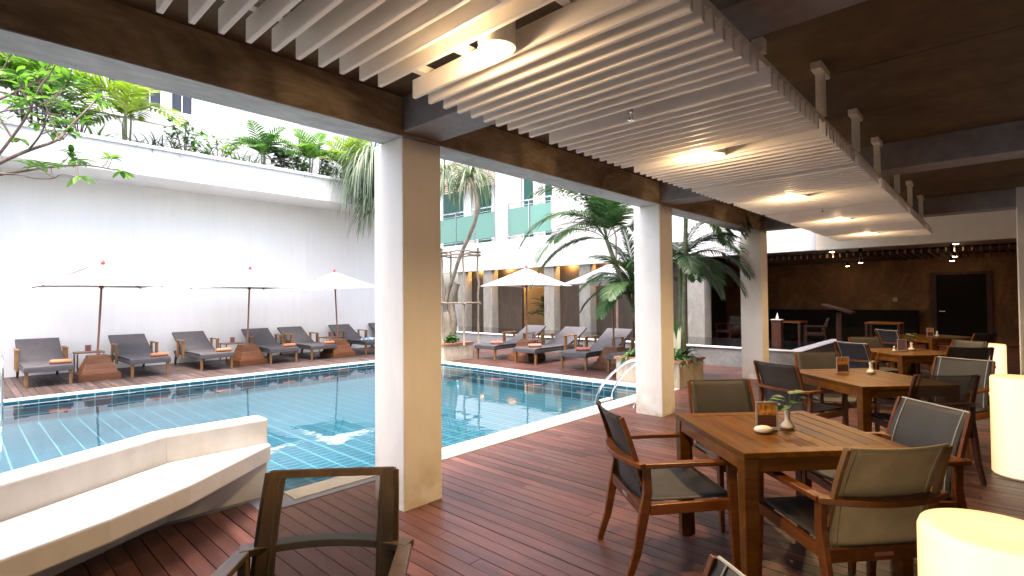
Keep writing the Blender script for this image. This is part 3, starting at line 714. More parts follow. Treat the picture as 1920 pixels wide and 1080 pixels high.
for i, (x, y, sc, tx, ty) in enumerate(((1.93, 12.9, 1.12, 2.5, 1), (4.75, 13.0, 1.0, 0, 0), (6.95, 12.8, 1.0, -3.2, 0), (9.55, 8.42, 1.0, .3, 0), (9.62, 6.0, 1.0, 0, 1.5))):
    o = P0 if i == 0 else copy_tree(P0)
    o.location = (x, y, 0); o.rotation_euler = (0, 0, (0, .12, .1, .02, .05)[i]); o['label'] = plab[i]
    if tx or ty:   # a tilted parasol leans in its base: shear the upper parts by rotating each about the base top
        for ch in [c_ for c_ in bpy.data.objects if c_.parent == o and not c_.name.startswith('base')]:
            R_ = Matrix.Rotation(radians(tx), 4, 'Y') @ Matrix.Rotation(radians(-ty), 4, 'X')
            ch.matrix_local = Matrix.Translation((0, 0, .45)) @ R_ @ Matrix.Translation((0, 0, -.45))
    if sc != 1.0:
        for ch in [c_ for c_ in bpy.data.objects if c_.parent == o and c_.name.split('.')[0] in ('canopy', 'rib', 'strut')]:
            ch.matrix_local = ch.matrix_local @ Matrix.Diagonal((sc, sc, 1, 1))
# side tables
def make_side():
    t = thing('side_table', 'x', 'side table', group='small side tables between loungers')
    m = MB()
    for i in range(6): m.box(-.235, .235, -.235+i*.079, -.235+i*.079+.074, .445, .465)
    m.build('table_top', LWD, t)
    for sx in (-1, 1):
        for sy in (-1, 1): MB().box(sx*.21-.012, sx*.21+.012, sy*.21-.012, sy*.21+.012, 0, .444).build('leg', STEEL, t)
    return t
ST0 = make_side()
for i, (x, y, l) in enumerate(((1.93, 13.85, 'side table behind the first parasol base with a small card on it'), (4.68, 13.75, 'side table between the third and fourth loungers of the wall row'), (7.2, 13.7, 'side table behind the third parasol base'), (10.0, 8.62, 'side table between the first two loungers at the pool end'))):
    o = ST0 if i == 0 else copy_tree(ST0); o.location = (x, y, 0); o['label'] = l
    card(x-.02, y-.05, -10 if i < 3 else -60, ('red brown card standing on the side table behind the first parasol base', 'red brown card standing on the side table between third and fourth loungers', 'red brown card on the side table behind the third parasol base', 'small card on the side table at the pool end')[i], m_plain('maroon_print%d' % i, (.22, .07, .06), .4), .465, .055, .15)

# ------------------------------------------------------------------ pool ladders
def ladder(rails, label, steps):
    t = thing('pool_ladder', label, 'ladder', group='steel pool ladders')
    for r_ in rails: MB().tube(r_, .019, 12).build('handrail', STEEL, t, smooth=True)
    for b in steps: MB().box(*b).build('step', WPAINT, t, bev=.004)
def smoothpath(pts, it=2):
    pts = [V(p) for p in pts]
    for _ in range(it):
        q = [pts[0]]
        for a, b in zip(pts, pts[1:]): q += [a*.75+b*.25, a*.25+b*.75]
        q.append(pts[-1]); pts = q
    return pts
rl = [smoothpath([(x, 4.28, -.35), (x, 4.29, .15), (x, 3.80, .62), (x, 3.50, .66), (x, 3.47, .35), (x, 3.66, .0)]) for x in (6.36, 6.78)]
ladder(rl, 'steel pool ladder handrails beside the second column', [(6.38, 6.76, 4.24, 4.32, -.03, -.005), (6.38, 6.76, 4.24, 4.32, -.28, -.26)])
rl = [smoothpath([(x, 10.78, -.35), (x, 10.78, .55), (x, 10.9, .70), (x, 11.25, .70), (x, 11.4, .5), (x, 11.42, .0)]) for x in (.03, .50)]
ladder(rl, 'white steel pool ladder at the left edge beyond the bench', [(.05, .48, 10.74, 10.82, -.24, -.22)])

# ------------------------------------------------------------------ garden wall and its plants
gw = thing('garden_wall', 'tall white wall behind the loungers with planter along its top', 'wall')
MB().box(-8, 10.2, 14.6, 14.8, -.04, 4.2).build('wall_face', GWALL, gw); MB().box(10.0, 10.2, 14.8, 20, -.04, 4.9).build('wall_face', WHITE, gw)
m = MB(); m.box(-8, 10.2, 13.32, 13.45, 4.2, 4.80); m.box(-8, 10.2, 13.45, 14.8, 4.2, 4.32); m.box(-8, 10.2, 14.68, 14.8, 4.32, 4.86)
m.box(-8, 10.2, 13.27, 13.45, 4.80, 4.875); m.build('planter_box', WHITE, gw, bev=.008)
MB().box(-8, 10.2, 13.452, 14.678, 4.322, 4.80).build('planter_soil', SOIL, gw)
gr = thing('glass_balustrade', 'low glass balustrade behind the plants on the garden wall', 'railing')
for i in range(7): MB().box(-4+i*1.9, -4+i*1.9+1.84, 14.72, 14.735, 4.9, 5.75).build('glass_panel', ACR, gr)
MB().tube([(-4, 14.73, 5.78), (10.1, 14.73, 5.78)], .022, 8).build('top_rail', WPAINT, gr)

def shrub(name, kind, x, y, z, h, seed, label, group='plants along the top of the garden wall', mats=None):
    random.seed(seed); t = thing(name, label, 'plant', (x, y, z), 0, group); m = MB(); s = MB()
    if kind == 'palm':
        st_ = 4
        for j in range(st_):
            bx, by = random.uniform(-.1, .1), random.uniform(-.1, .1); th = h*random.uniform(.3, .55)
            s.tube([(bx, by, 0), (bx*1.5, by*1.5, th)], [.025, .015], 7)
            for i in range(5):
                m.frond((bx*1.5, by*1.5, th), random.uniform(0, 6.28), random.uniform(.7, 1.3), h*random.uniform(.55, .8), h*.26, 1.5, 14, .03*h+.01, .5, .3, .006)
        s.build('stems', PTR, t)
        m.build('fronds', mats or G2, t)
    elif kind == 'fern':
        for i in range(34):
            a = random.uniform(0, 6.28); e = random.uniform(.5, 1.4)
            m.blade((random.uniform(-.12, .12), random.uniform(-.1, .1), 0), (cos(a)*cos(e), sin(a)*cos(e), sin(e)), (0, 0, 1), h*random.uniform(.7, 1.1), .028, random.uniform(1.2, 2.4), 6, .2)
        m.build('leaves', mats or G3, t)
    else:
        for j in range(9):
            a = random.uniform(0, 6.28); e = random.uniform(.5, 1.5); d = V((cos(a)*cos(e), sin(a)*cos(e), sin(e)))
            p1 = d*h*random.uniform(.6, 1.0); mid = d*h*.5+V((0, 0, .1*h)); s.tube([(0, 0, 0), mid, p1], [.014, .009, .004], 5)
            for i in range(16):
                tt = random.uniform(.35, 1.05); p = mid*(1-tt)*2*tt+p1*tt*tt+V([random.uniform(-.05, .05) for _ in range(3)]); b = random.uniform(0, 6.28)
                m.blade(p, (cos(b), sin(b), random.uniform(-.2, .7)), (0, 0, 1), random.uniform(.10, .18), .065, .9, 4, .15)
        s.build('branches', BARKB, t); m.build('leaves', mats or G3, t)
    return t
PL = [('shrub', 'bush', -1.2, 13.9, .9, G3, 'leafy shrub on the garden wall far left behind the tree branches'), ('potted_palm', 'palm', .2, 14.0, 1.3, G2, 'feathery palm on the garden wall behind the leafy tree branches'),
      ('shrub', 'bush', 1.15, 13.9, .75, G3, 'dark leafy shrub just right of the tree branches on the wall'), ('broadleaf_plant', 'bush', 1.75, 13.85, .85, G2, 'light green shrub right of the branches'),
      ('fern', 'fern', 2.05, 13.7, .45, G3, 'low fern below the bright wall palm'), ('potted_palm', 'palm', 2.55, 13.9, 1.45, G6, 'tall yellow green palm on the wall under the dark upstairs windows'),
      ('fern', 'fern', 3.05, 13.7, .5, G5, 'dark grassy clump right of the yellow green palm'), ('shrub', 'bush', 3.65, 13.85, .95, G3, 'bushy shrub with rounded outline on the wall under the white building'),
      ('fern', 'fern', 4.1, 13.65, .5, G5, 'dark strappy clump below the rounded shrub on the wall'), ('fern', 'fern', 4.75, 13.7, .55, G3, 'open grassy clump in the gap at the middle of the wall planter'),
      ('potted_palm', 'palm', 5.45, 13.85, .95, G3, 'compact mid green palm at the middle of the wall planter'), ('shrub', 'bush', 5.95, 13.8, .65, G5, 'dark low shrub between two palms on the wall'),
      ('potted_palm', 'palm', 6.6, 13.9, .95, G2, 'bright small palm right of the middle of the wall'), ('shrub', 'bush', 7.15, 13.75, .6, G5, 'dense dark shrub in the wall planter below the far small windows'),
      ('potted_palm', 'palm', 7.9, 13.9, 1.15, G6, 'yellow green palm near the right end of the wall planter'), ('fern', 'fern', 7.6, 13.65, .5, G3, 'low fern at the foot of the right yellow green palm'),
      ('fern', 'fern', 8.4, 13.65, .45, G2, 'bright low fern beside the drooping ponytail leaves'), ('fern', 'fern', 1.45, 13.62, .35, G5, 'small dark fern at the planter lip near the branches'),
      ('fern', 'fern', 2.75, 13.6, .35, G5, 'small dark grass tuft at the planter lip left of centre'), ('fern', 'fern', 6.35, 13.62, .4, G5, 'small dark fern at the planter lip right of centre'), ('fern', 'fern', .5, 13.62, .4, G3, 'low fern at the far left planter lip'),
      ('fern', 'fern', 3.35, 13.62, .45, G5, 'dark tuft left of the rounded shrub on the wall'), ('fern', 'fern', 5.1, 13.62, .5, G3, 'fern left of the compact palm in the wall planter'), ('shrub', 'bush', 6.3, 13.7, .55, G3, 'small mid green shrub at the planter lip right of centre'),
      ('shrub', 'bush', 4.4, 13.9, .8, G2, 'pale green open shrub behind the grassy clump'), ('fern', 'fern', 6.95, 13.62, .5, G5, 'dark fern left of the dense dark shrub'), ('potted_palm', 'palm', 1.0, 14.1, 1.5, G2, 'tall feathery palm behind the tips of the tree branches')]
for i, (nm, kd, x, y, h, mt, lb) in enumerate(PL): shrub(nm, kd, x, y, 4.79, h*1.28, 40+i, lb, mats=mt)
# trees standing on the roof garden behind the wall (seen over the parapet)
# ------------------------------------------------------------------ buildings beyond
ba = thing('white_building', 'white building with dark upstairs windows beyond the garden wall', 'building')
MB().box(-6, 9.2, 20, 26, 0, 7.86).build('wall', WHITE, ba); MB().box(-6, 9.2, 20, 26, 9.6, 11).build('wall', WHITE, ba)
edges = [(-3.0, -1.9), (-1.6, -.4), (-.1, 1.0), (1.3, 2.3), (2.47, 3.12), (3.20, 3.82), (3.97, 4.64), (4.9, 5.55)]
pz_ = [-6]+[e for ab in edges for e in ab]+[9.2]
m = MB()
for i in range(0, len(pz_), 2): m.box(pz_[i], pz_[i+1], 20, 26, 7.86, 9.6)
m.build('pillars', WHITE, ba)
for a, b in edges:
    f_ = MB(); f_.box(a, a+.03, 20.08, 20.12, 7.86, 9.6); f_.box(b-.03, b, 20.08, 20.12, 7.86, 9.6); f_.box((a+b)/2-.012, (a+b)/2+.012, 20.08, 20.12, 7.86, 9.6)
    w2 = f_.build('window', WPAINT, ba); MB().box(a+.03, b-.03, 20.14, 20.16, 7.86, 9.6).build('pane', GDK, w2)
MB().box(-6, 9.2, 20.5, 20.6, 7.87, 9.59).build('dark_interior', BLACK, ba)
bb = thing('distant_house', 'pale house with small paned windows seen past the right end of the wall planter', 'building')
MB().box(9.5, 15.0, 24, 30, 0, 10.2).build('wall', WHITE, bb)
MB().box(9.3, 15.1, 23.7, 30, 10.2, 10.4).build('roof', GREYW, bb)
for a, b, z0, z1 in ((9.75, 10.1, 8.75, 9.25), (10.12, 10.5, 8.75, 9.25), (10.8, 11.15, 8.6, 9.1), (11.3, 11.7, 8.6, 9.1), (11.75, 12.15, 8.6, 9.1)):
    f_ = MB(); f_.box(a, b, 23.96, 23.99, z0, z0+.03); f_.box(a, b, 23.96, 23.99, z1-.03, z1); f_.box(a, a+.03, 23.96, 23.99, z0+.03, z1-.03); f_.box(b-.03, b, 23.96, 23.99, z0+.03, z1-.03); f_.box((a+b)/2-.015, (a+b)/2+.015, 23.96, 23.99, z0+.03, z1-.03)
    w2 = f_.build('window', WPAINT, bb); MB().box(a+.03, b-.03, 23.975, 23.985, z0+.03, z1-.03).build('pane', GDK, w2)

# hotel wing closing the courtyard
hw = thing('hotel_wing', 'white hotel wing with green glass balconies above a dark restaurant', 'building')
MB().box(15.2, 15.45, 3.4, 20, 2.68, 3.5).build('fascia', WHITE, hw, bev=.01); MB().box(15.2, 15.45, -6, 3.398, 2.68, 3.5).build('fascia', m_plain('warm_lit_fascia', (.86, .74, .56), .7, var=.04), hw)  # terrace stretch of the white fascia has warm lamplight put into its colour
MB().box(15.28, 21.5, -6, 20, 3.0, 3.88).build('floor_slab', WHITE, hw)
m = MB()
m.box(16.2, 16.4, 11.9, 20, 7.1, 9.5); m.box(15.3, 16.4, -6, 12.15, 3.881, 9.5); m.box(15.3, 16.2, 14.50, 15.15, 3.881, 9.5)
m.box(15.9, 16.4, 17.3, 17.8, 3.881, 7.1); m.box(15.9, 16.4, 15.8, 16.0, 3.881, 7.1); m.box(15.9, 16.4, 13.35, 13.6, 3.881, 7.1)
m.build('upper_wall', WHITE, hw)
for a, b in ((12.15, 13.35), (13.6, 14.5), (15.15, 15.8), (16.0, 17.3), (17.8, 19.8)):
    f_ = MB(); f_.box(16.25, 16.29, a, a+.05, 3.89, 7.1); f_.box(16.25, 16.29, b-.05, b, 3.89, 7.1); f_.box(16.25, 16.29, a+.05, b-.05, 7.02, 7.1)
    w2 = f_.build('window', WPAINT, hw); MB().box(16.30, 16.32, a+.05, b-.05, 3.89, 7.02).build('pane', GLD, w2)
MB().box(17.0, 17.1, 12, 20, 3.89, 7.1).build('curtain', m_plain('teal_curtain', (.10, .28, .26), .8, var=.4, scale=3), hw)
for a, b in ((12.2, 14.45), (15.2, 18.9)):
    r_ = MB(); r_.tube([(15.33, a, 5.35), (15.33, b, 5.35)], .03, 8); r_.tube([(15.33, a, 5.18), (15.33, b, 5.18)], .014, 6); r_.tube([(15.33, a, 4.0), (15.33, b, 4.0)], .014, 6)
    n = max(2, round((b-a)/1.15))
    for i in range(n+1): y = a+(b-a)*i/n; r_.box(15.30, 15.36, y-.02, y+.02, 3.885, 5.33)
    rr = r_.build('balcony_railing', STEEL, hw)
    for i in range(n): y0 = a+(b-a)*i/n+.04; y1 = a+(b-a)*(i+1)/n-.04; MB().box(15.325, 15.337, y0, y1, 4.05, 5.12).build('glass_panel', GLS, rr)
m = MB()
for i in range(16): m.box(15.5, 15.54, 15.2, 20, 6.35+i*.09, 6.40+i*.09)
m.build('louvre_screen', m_plain('taupe_slat', (.42, .33, .26), .6), hw)
# ground floor openings of the wing
for a, b in ((16.98, 17.48), (15.35, 15.86), (12.07, 12.54), (10.45, 10.92), (6.38, 6.9)):
    MB().box(15.25, 15.75, a, b, -.04, 2.998).build('pier', PIER, hw)
for a, b in ((15.86, 16.98), (14.01, 15.35), (10.92, 12.07), (9.0, 10.45), (6.9, 8.2)):
    MB().box(15.62, 15.74, a, b, -.04, 2.998).build('wall_panel', PANEL, hw)
MB().box(21.0, 21.2, -6, 8.0, -.04, 3.0).build('back_wall', BACKW, hw)
MB().box(19.0, 19.2, 8.0, 20, -.04, 3.0).build('back_wall', YELW, hw)
MB().box(15.3, 21.0, 7.9, 8.0, -.04, 3.0).build('partition', PANEL, hw)
dr = MB().box(20.93, 20.998, .22, 1.38, .0, 2.12).build('door', BLACK, hw)
m = MB(); m.box(20.90, 20.998, 1.38, 1.50, 0, 2.2); m.box(20.90, 20.998, .10, .22, 0, 2.2); m.box(20.90, 20.998, .22, 1.38, 2.12, 2.2); m.build('door_frame', DWOOD, dr)
MB().box(20.88, 20.93, 1.18, 1.32, .98, 1.0).build('handle', STEEL, dr)
MB().box(20.985, 20.998, 2.38, 2.50, 1.30, 1.42).build('switch_plate', m_plain('cream_plate', (.5, .42, .25), .5), hw)
for a in (17.55, 13.25): MB().box(18.93, 18.998, a, a+.75, 0, 2.05).build('doorway', BLACK, hw)
MB().box(15.5, 21.2, 2.85, 20, -.046, -.035).build('floor', DWOOD, hw)
fp = thing('restaurant_slat_ceiling', 'dark slatted ceiling hung under the restaurant soffit behind the terrace', 'ceiling panel')
m = MB()
for i in range(46): m.box(16.6, 20.0, -1.2+i*.16, -1.2+i*.16+.03, 2.56, 2.66)
m.build('slats', m_plain('brown_slat', (.16, .10, .07), .6), fp)
m = MB(); m.box(16.9, 16.95, -1.2, 6.2, 2.662, 2.70); m.box(19.5, 19.55, -1.2, 6.2, 2.662, 2.70); m.build('carrier_bar', BLACK, fp)
hang = ['lit warm downlight left of centre under the white fascia', 'lit warm downlight lower right of the first under the fascia', 'small white downlight farther back left of centre', 'bright warm downlight at the right, the highest of the far group', 'bright warm downlight just under the highest at the right', 'small white downlight above the black door']
for i, (x, y, z) in enumerate(((16.5, 3.30, 2.70), (18.6, 2.98, 2.48), (20.3, 3.62, 2.47), (16.5, .70, 2.72), (18.7, .82, 2.54), (20.2, .95, 2.50))):
    d = thing('restaurant_downlight', hang[i], 'ceiling light', (x, y, z), group='downlights in the dark restaurant')
    MB().lathe([(.05, .006), (.05, 3.0-z)], 16).build('housing', BLACK, d)
    MB().lathe([(0, 0), (.055, 0), (.055, .005), (0, .005)], 16).build('bulb', BULB2, d)
    if i in (1, 4, 0, 3):
        L = bpy.data.lights.new('downlight_lamp', 'SPOT'); L.energy = 14; L.color = (1, .62, .28); L.spot_size = radians(110); L.spot_blend = .8; L.shadow_soft_size = .04
        lo = bpy.data.objects.new('downlight_lamp', L); COL.objects.link(lo); lo.parent = d; lo.location = (0, 0, -.02)
# wall washers in the recess of the wing (warm lamps over the panels)
wl = ['warm wall washer above the brown panel left of the pool end parasol', 'warm wall washer above the panel behind the left of the parasol', 'warm wall washer above the panel between the palm and the parasol', 'warm wall washer above the panel nearest the palm', 'warm wall washer above the cream wall behind the tree', 'warm wall washer above the cream wall behind the parasol']
for i, (x, y) in enumerate(((15.52, 16.4), (15.52, 14.7), (15.52, 11.5), (15.52, 9.8), (18.5, 17.6), (18.5, 13.2))):
    d = thing('wall_washer', wl[i], 'ceiling light', (x, y, 2.86), group='warm wall washers in the restaurant')
    MB().lathe([(.0, 0), (.045, 0), (.045, .13), (0, .13)], 16).build('housing', BLACK, d)
    L = bpy.data.lights.new('washer_lamp', 'POINT'); L.energy = (11, 11, 11, 11, 22, 18)[i]; L.color = (1, .55, .18); L.shadow_soft_size = .04
    lo = bpy.data.objects.new('washer_lamp', L); COL.objects.link(lo); lo.parent = d; lo.location = (-.02, 0, -.08)

# pond with its grey stone wall
pd = thing('pond_wall', 'low grey stone wall round the dark pond at the terrace end', 'wall')
m = MB(); m.box(11.38, 11.60, 2.86, 19.9, -.04, .385); m.box(11.6, 15.2, 2.86, 3.06, -.04, .385); m.build('wall', GREYW, pd)
m = MB(); m.box(11.36, 11.63, 2.84, 19.9, .387, .405); m.box(11.63, 15.2, 2.84, 3.09, .387, .405); m.build('wall_cap', m_plain('pale_cap', (.55, .56, .58), .45), pd, bev=.003)
structure(MB().box(11.6, 15.25, 3.06, 19.9, -.04, .30).build('pond_water', m_plain('black_water', (.006, .006, .007), .06)))

# planters
def planter(x0, x1, y0, y1, h, label):
    t = thing('stone_planter', label, 'planter', group='stone planters with timber rims')
    MB().box(x0, x1, y0, y1, -.03, h-.05).build('planter_box', PLAN, t, bev=.004)
    m = MB(); c_ = .10
    m.box(x0-.03, x1+.03, y0-.03, y0+c_, h-.048, h); m.box(x0-.03, x1+.03, y1-c_, y1+.03, h-.048, h); m.box(x0-.03, x0+c_, y0+c_, y1-c_, h-.048, h); m.box(x1-c_, x1+.03, y0+c_, y1-c_, h-.048, h)
    m.build('timber_rim', PCAP, t, bev=.004)
    MB().box(x0+c_, x1-c_, y0+c_, y1-c_, h-.049, h-.02).build('planter_soil', SOIL, t)
planter(8.02, 8.96, 9.72, 12.2, .42, 'stone planter holding the twisted tree beside the first white column')
planter(8.08, 9.03, 3.81, 5.0, .45, 'stone planter with palms right of the second white column')

# ------------------------------------------------------------------ trees
def strap_head(m, p, n, L, W, seed, el0=.2, el1=1.3, dr=3.2):
    random.seed(seed)
    for i in range(n):
        a = random.uniform(0, 6.28); e = random.uniform(el0, el1)
        m.blade(p, (cos(a)*cos(e), sin(a)*cos(e), sin(e)), (0, 0, 1), L*random.uniform(.6, 1.1), W, dr*random.uniform(.8, 1.5), 12, .2)
pt = thing('ponytail_tree', 'twisted pale trunk tree with long drooping grey green leaves behind first column', 'tree')
m = MB(); random.seed(2)
m.tube(smoothpath([(8.7, 10.35, .38), (8.72, 10.36, .8), (8.66, 10.42, 1.2), (8.7, 10.38, 1.7), (8.72, 10.17, 2.05), (8.7, 9.9, 2.58), (8.72, 9.53, 3.09), (8.7, 9.27, 3.5), (8.68, 9.2, 3.8), (8.7, 9.32, 4.2), (8.7, 9.5, 4.5)]), [.17, .155, .145, .135, .13, .12, .12, .11, .10, .09, .085]+[.06]*40 if False else .05, 10)
m.tube(smoothpath([(8.7, 10.40, .36), (8.66, 10.5, .9), (8.74, 10.6, 1.5), (8.7, 10.75, 2.2), (8.6, 11.5, 3.4), (8.2, 12.3, 4.5), (7.95, 12.6, 5.2)]), .06, 10)
m.tube(smoothpath([(8.75, 10.3, .36), (8.8, 10.22, .9), (8.72, 10.30, 1.4), (8.78, 10.1, 1.9)]), .085, 10)
m.tube(smoothpath([(8.62, 10.5, .36), (8.6, 10.62, .9), (8.68, 10.5, 1.5), (8.62, 10.62, 2.0), (8.7, 10.7, 2.5)]), .10, 10)
m.lathe([(.28, .36), (.25, .5), (.19, .75), (.15, 1.0), (.02, 1.3)], 14, (8.7, 10.42, 0))
m.build('trunk', BARK, pt, smooth=True)
m = MB()
strap_head(m, (8.7, 9.5, 4.5), 110, 1.35, .03, 1); strap_head(m, (7.9, 12.6, 5.2), 420, 2.0, .034, 2, dr=3.8); strap_head(m, (8.1, 12.5, 4.4), 170, 1.5, .03, 3); strap_head(m, (8.7, 10.5, 4.7), 120, 1.3, .03, 4)
strap_head(m, (8.0, 12.7, 3.9), 90, 1.3, .03, 6)
m.build('crown', G4, pt)
gd = thing('tree_guard', 'rustic frame of rough sticks tied round the twisted trunk', 'tree support')
posts = [(8.4, 9.42), (8.4, 10.25), (9.0, 9.55), (9.0, 10.6)]
random.seed(4)
for x, y in posts:
    MB().tube([(x+random.uniform(-.02, .02), y+random.uniform(-.02, .02), .38+i*.3) for i in range(9)], .027, 7).build('post', BARK, gd, smooth=True)
for z in (1.38, 2.66, 2.58):
    for a, b in ((0, 1), (0, 2), (1, 3), (2, 3)):
        A_, B_ = V(posts[a]+(z,)), V(posts[b]+(z+.03,)); dd = (B_-A_).normalized()
        MB().tube([A_-dd*.10, A_*.66+B_*.34+V((0, 0, .012)), A_*.34+B_*.66-V((0, 0, .012)), B_+dd*.10], .022, 7).build('crossbar', BARK, gd, smooth=True)
for i, (x, y) in enumerate(((8.45, 9.95), (8.5, 10.9), (8.55, 11.6))):
    shrub('ground_cover_plant', 'bush', x, y, .41, .22, 70+i, ('bright green leafy plant at the foot of the twisted tree', 'leafy plant in the first planter behind the column', 'leafy plant at the back of the first planter')[i], 'leafy plants in the stone planter', G3)

def palm(label, path, rad, fr_, seed, mat=G1, name='palm_tree'):
    random.seed(seed); t = thing(name, label, 'palm', group=None); sp2 = smoothpath(path)
    n = len(sp2); MB().tube(sp2, [rad*(1-.35*i/n) for i in range(n)], 10).build('trunk', PTR, t, smooth=True)
    m = MB(); top = sp2[-1]
    for az, el, L, dr_ in fr_: m.frond(top, radians(az), radians(el), L, .38*L/1.4+.10, dr_, 42, .03, .75, .2, .011)
    m.build('crown', mat, t)
# azimuths: 133 = left in the view, -47 = right, 223 = towards the camera, 43 = away
palm('tall arching palm left of the second column with fronds up to the beam', [(8.7, 4.75, .42), (8.62, 4.95, 1.3), (8.6, 5.25, 2.0), (8.6, 5.5, 2.62)], .055,
     [(133, 58, 2.1, 2.7), (136, 12, 1.8, 1.7), (128, 75, 2.0, 2.6), (150, 35, 1.7, 2.0), (110, 75, 1.8, 1.9), (133, 80, 1.8, 1.5), (170, 78, 1.6, 1.3), (80, 80, 1.8, 1.2), (20, 80, 1.7, 1.3), (160, 55, 1.5, 1.8), (-60, 70, 1.5, 1.6), (-40, 45, 1.4, 1.8), (43, 70, 1.5, 1.8), (220, 72, 1.3, 1.9), (85, 50, 1.6, 1.9), (250, 60, 1.2, 1.8), (125, 15, 1.4, 1.4)], 11)
palm('low bushy palm in the planter left of the second column', [(8.75, 4.85, .42), (8.8, 4.9, 1.0), (8.78, 5.0, 1.55)], .045,
     [(133, 55, 1.25, 2.2), (150, 70, 1.2, 1.8), (120, 35, 1.2, 2.0), (180, 50, 1.1, 2.2), (90, 60, 1.2, 2.0), (-47, 60, 1.1, 2.2), (40, 55, 1.1, 2.0), (230, 50, .9, 2.3), (140, 85, 1.3, 1.4), (160, 25, 1.0, 2.0), (100, 80, 1.1, 1.6), (-80, 70, 1.0, 1.8)], 12)
palm('slim palm right of the second column reaching above the beam', [(8.6, 3.98, .42), (8.62, 3.96, 1.4), (8.6, 3.92, 2.2), (8.62, 3.9, 3.15)], .05,
     [(-47, 30, 1.3, 2.2), (-70, 55, 1.4, 2.0), (133, 50, 1.2, 2.0), (43, 50, 1.4, 2.0), (180, 60, 1.2, 2.0), (-20, 15, 1.3, 2.0), (230, 40, 1.0, 2.2), (-55, 5, 1.2, 1.5), (90, 30, 1.2, 2.0)], 13)
palm('dark drooping palm between the second and third columns', [(8.75, 4.15, .42), (8.8, 4.1, 1.3), (8.75, 4.1, 2.05)], .05,
     [(-47, 48, 1.5, 2.3), (-30, 60, 1.6, 2.2), (-60, 30, 1.35, 2.2), (-15, 40, 1.3, 2.3), (133, 55, 1.1, 2.3), (43, 60, 1.4, 2.1), (220, 50, .9, 2.5), (-75, 65, 1.2, 2.0), (10, 45, 1.4, 2.2), (-47, 75, 1.3, 1.8), (170, 60, .9, 2.4), (-50, 10, 1.0, 2.0), (80, 40, 1.2, 2.2)], 14, G5)
def straps(label, x, y, z, n, L, W, seed, mat, e0=.5, e1=1.35, dr_=1.6):
    random.seed(seed); t = thing('strap_leaf_plant', label, 'plant', (x, y, z), 0, 'strap leaf plants in the palm planter'); m = MB()
    for i in range(n):
        a = random.uniform(0, 6.28); e = random.uniform(e0, e1)
        m.blade((random.uniform(-.04, .04), random.uniform(-.04, .04), 0), (cos(a)*cos(e), sin(a)*cos(e), sin(e)), (0, 0, 1), L*random.uniform(.7, 1.1), W, dr_*random.uniform(.7, 1.3), 8, .3)
    m.build('leaves', mat, t); return t
straps('dark arching strap leaf plant at the right end of the palm planter', 8.62, 3.98, .43, 34, .48, .05, 21, G5, .3, 1.2, 1.8)
straps('green strap leaf plant by the near corner of the palm planter', 8.3, 4.0, .43, 26, .38, .045, 22, G3, .3, 1.2, 1.9)
straps('small strap leaf plant drooping over the planter beside the ladder', 8.22, 4.75, .43, 26, .4, .05, 24, G3, .2, 1.1, 2.1)
straps('upright cream striped leaf in the palm planter', 8.42, 4.02, .43, 3, .62, .06, 23, VAR, 1.35, 1.5, .1)
straps('single broad green leaf beside the striped one', 8.6, 4.05, .43, 3, .72, .12, 25, G3, 1.1, 1.35, .2)

# leafy branching tree at the upper left
ft = thing('frangipani_tree', 'leafy tree with bare forked branches reaching in at upper left', 'tree')
BR = {'a': [(-.3, 9, 2.75), (.11, 9.0, 2.99), (.38, 9.0, 3.24), (.64, 9.0, 3.45), (.93, 9.0, 3.63), (1.05, 9.2, 3.89), (1.22, 9.4, 4.16), (1.4, 9.6, 4.45)],
      'b': [(.11, 9, 2.99), (.30, 9.0, 3.2), (.47, 8.8, 3.52), (.6, 8.6, 3.79), (.69, 8.5, 4.13), (.79, 8.4, 4.3), (.85, 8.3, 4.5)],
      'c': [(-.3, 9.1, 2.9), (.19, 9.1, 3.0), (.39, 9.2, 3.13), (.57, 9.3, 3.21), (.8, 9.3, 3.3), (1.16, 9.2, 3.39), (1.36, 9.1, 3.38), (1.6, 9.0, 3.34)],
      'd': [(.39, 9.2, 3.13), (.56, 9.0, 3.12), (.67, 8.8, 3.05), (.85, 8.7, 3.06), (.91, 8.6, 3.12), (1.07, 8.5, 3.08)],
      'e': [(-.4, 9.4, 3.2), (.1, 9.5, 3.89), (.39, 9.5, 4.17), (.64, 9.5, 4.38), (.8, 9.4, 4.58), (.89, 9.3, 4.8)],
      'f': [(.93, 9.0, 3.63), (.9, 9.3, 3.89), (.83, 9.5, 4.22), (.76, 9.6, 4.56)],
      'g': [(.64, 9.0, 3.45), (.74, 8.7, 3.62), (.77, 8.5, 3.81), (.61, 8.3, 3.88)],
      'h': [(-.3, 8.7, 3.2), (.15, 8.5, 3.5), (.35, 8.5, 3.75), (.53, 8.4, 3.78), (.75, 8.3, 3.88), (.95, 8.3, 4.23)],
      'i': [(.47, 8.8, 3.52), (.3, 8.9, 3.9), (.35, 9.0, 4.3), (.5, 9.0, 4.7)], 'j': [(-.3, 9.1, 2.9), (.1, 9.3, 3.5), (.2, 9.4, 4.2), (.1, 9.5, 4.8)]}
tr = MB(); lv = MB(); random.seed(31)
tr.tube(smoothpath([(-1.9, 9.6, 0), (-1.8, 9.5, 1.0), (-1.3, 9.3, 1.9), (-.7, 9.1, 2.5), (-.3, 9.05, 2.82)]), .09, 10)
tr.tube(smoothpath([(-1.3, 9.3, 1.9), (-.9, 9.4, 2.7), (-.4, 9.4, 3.2)]), .06, 8)
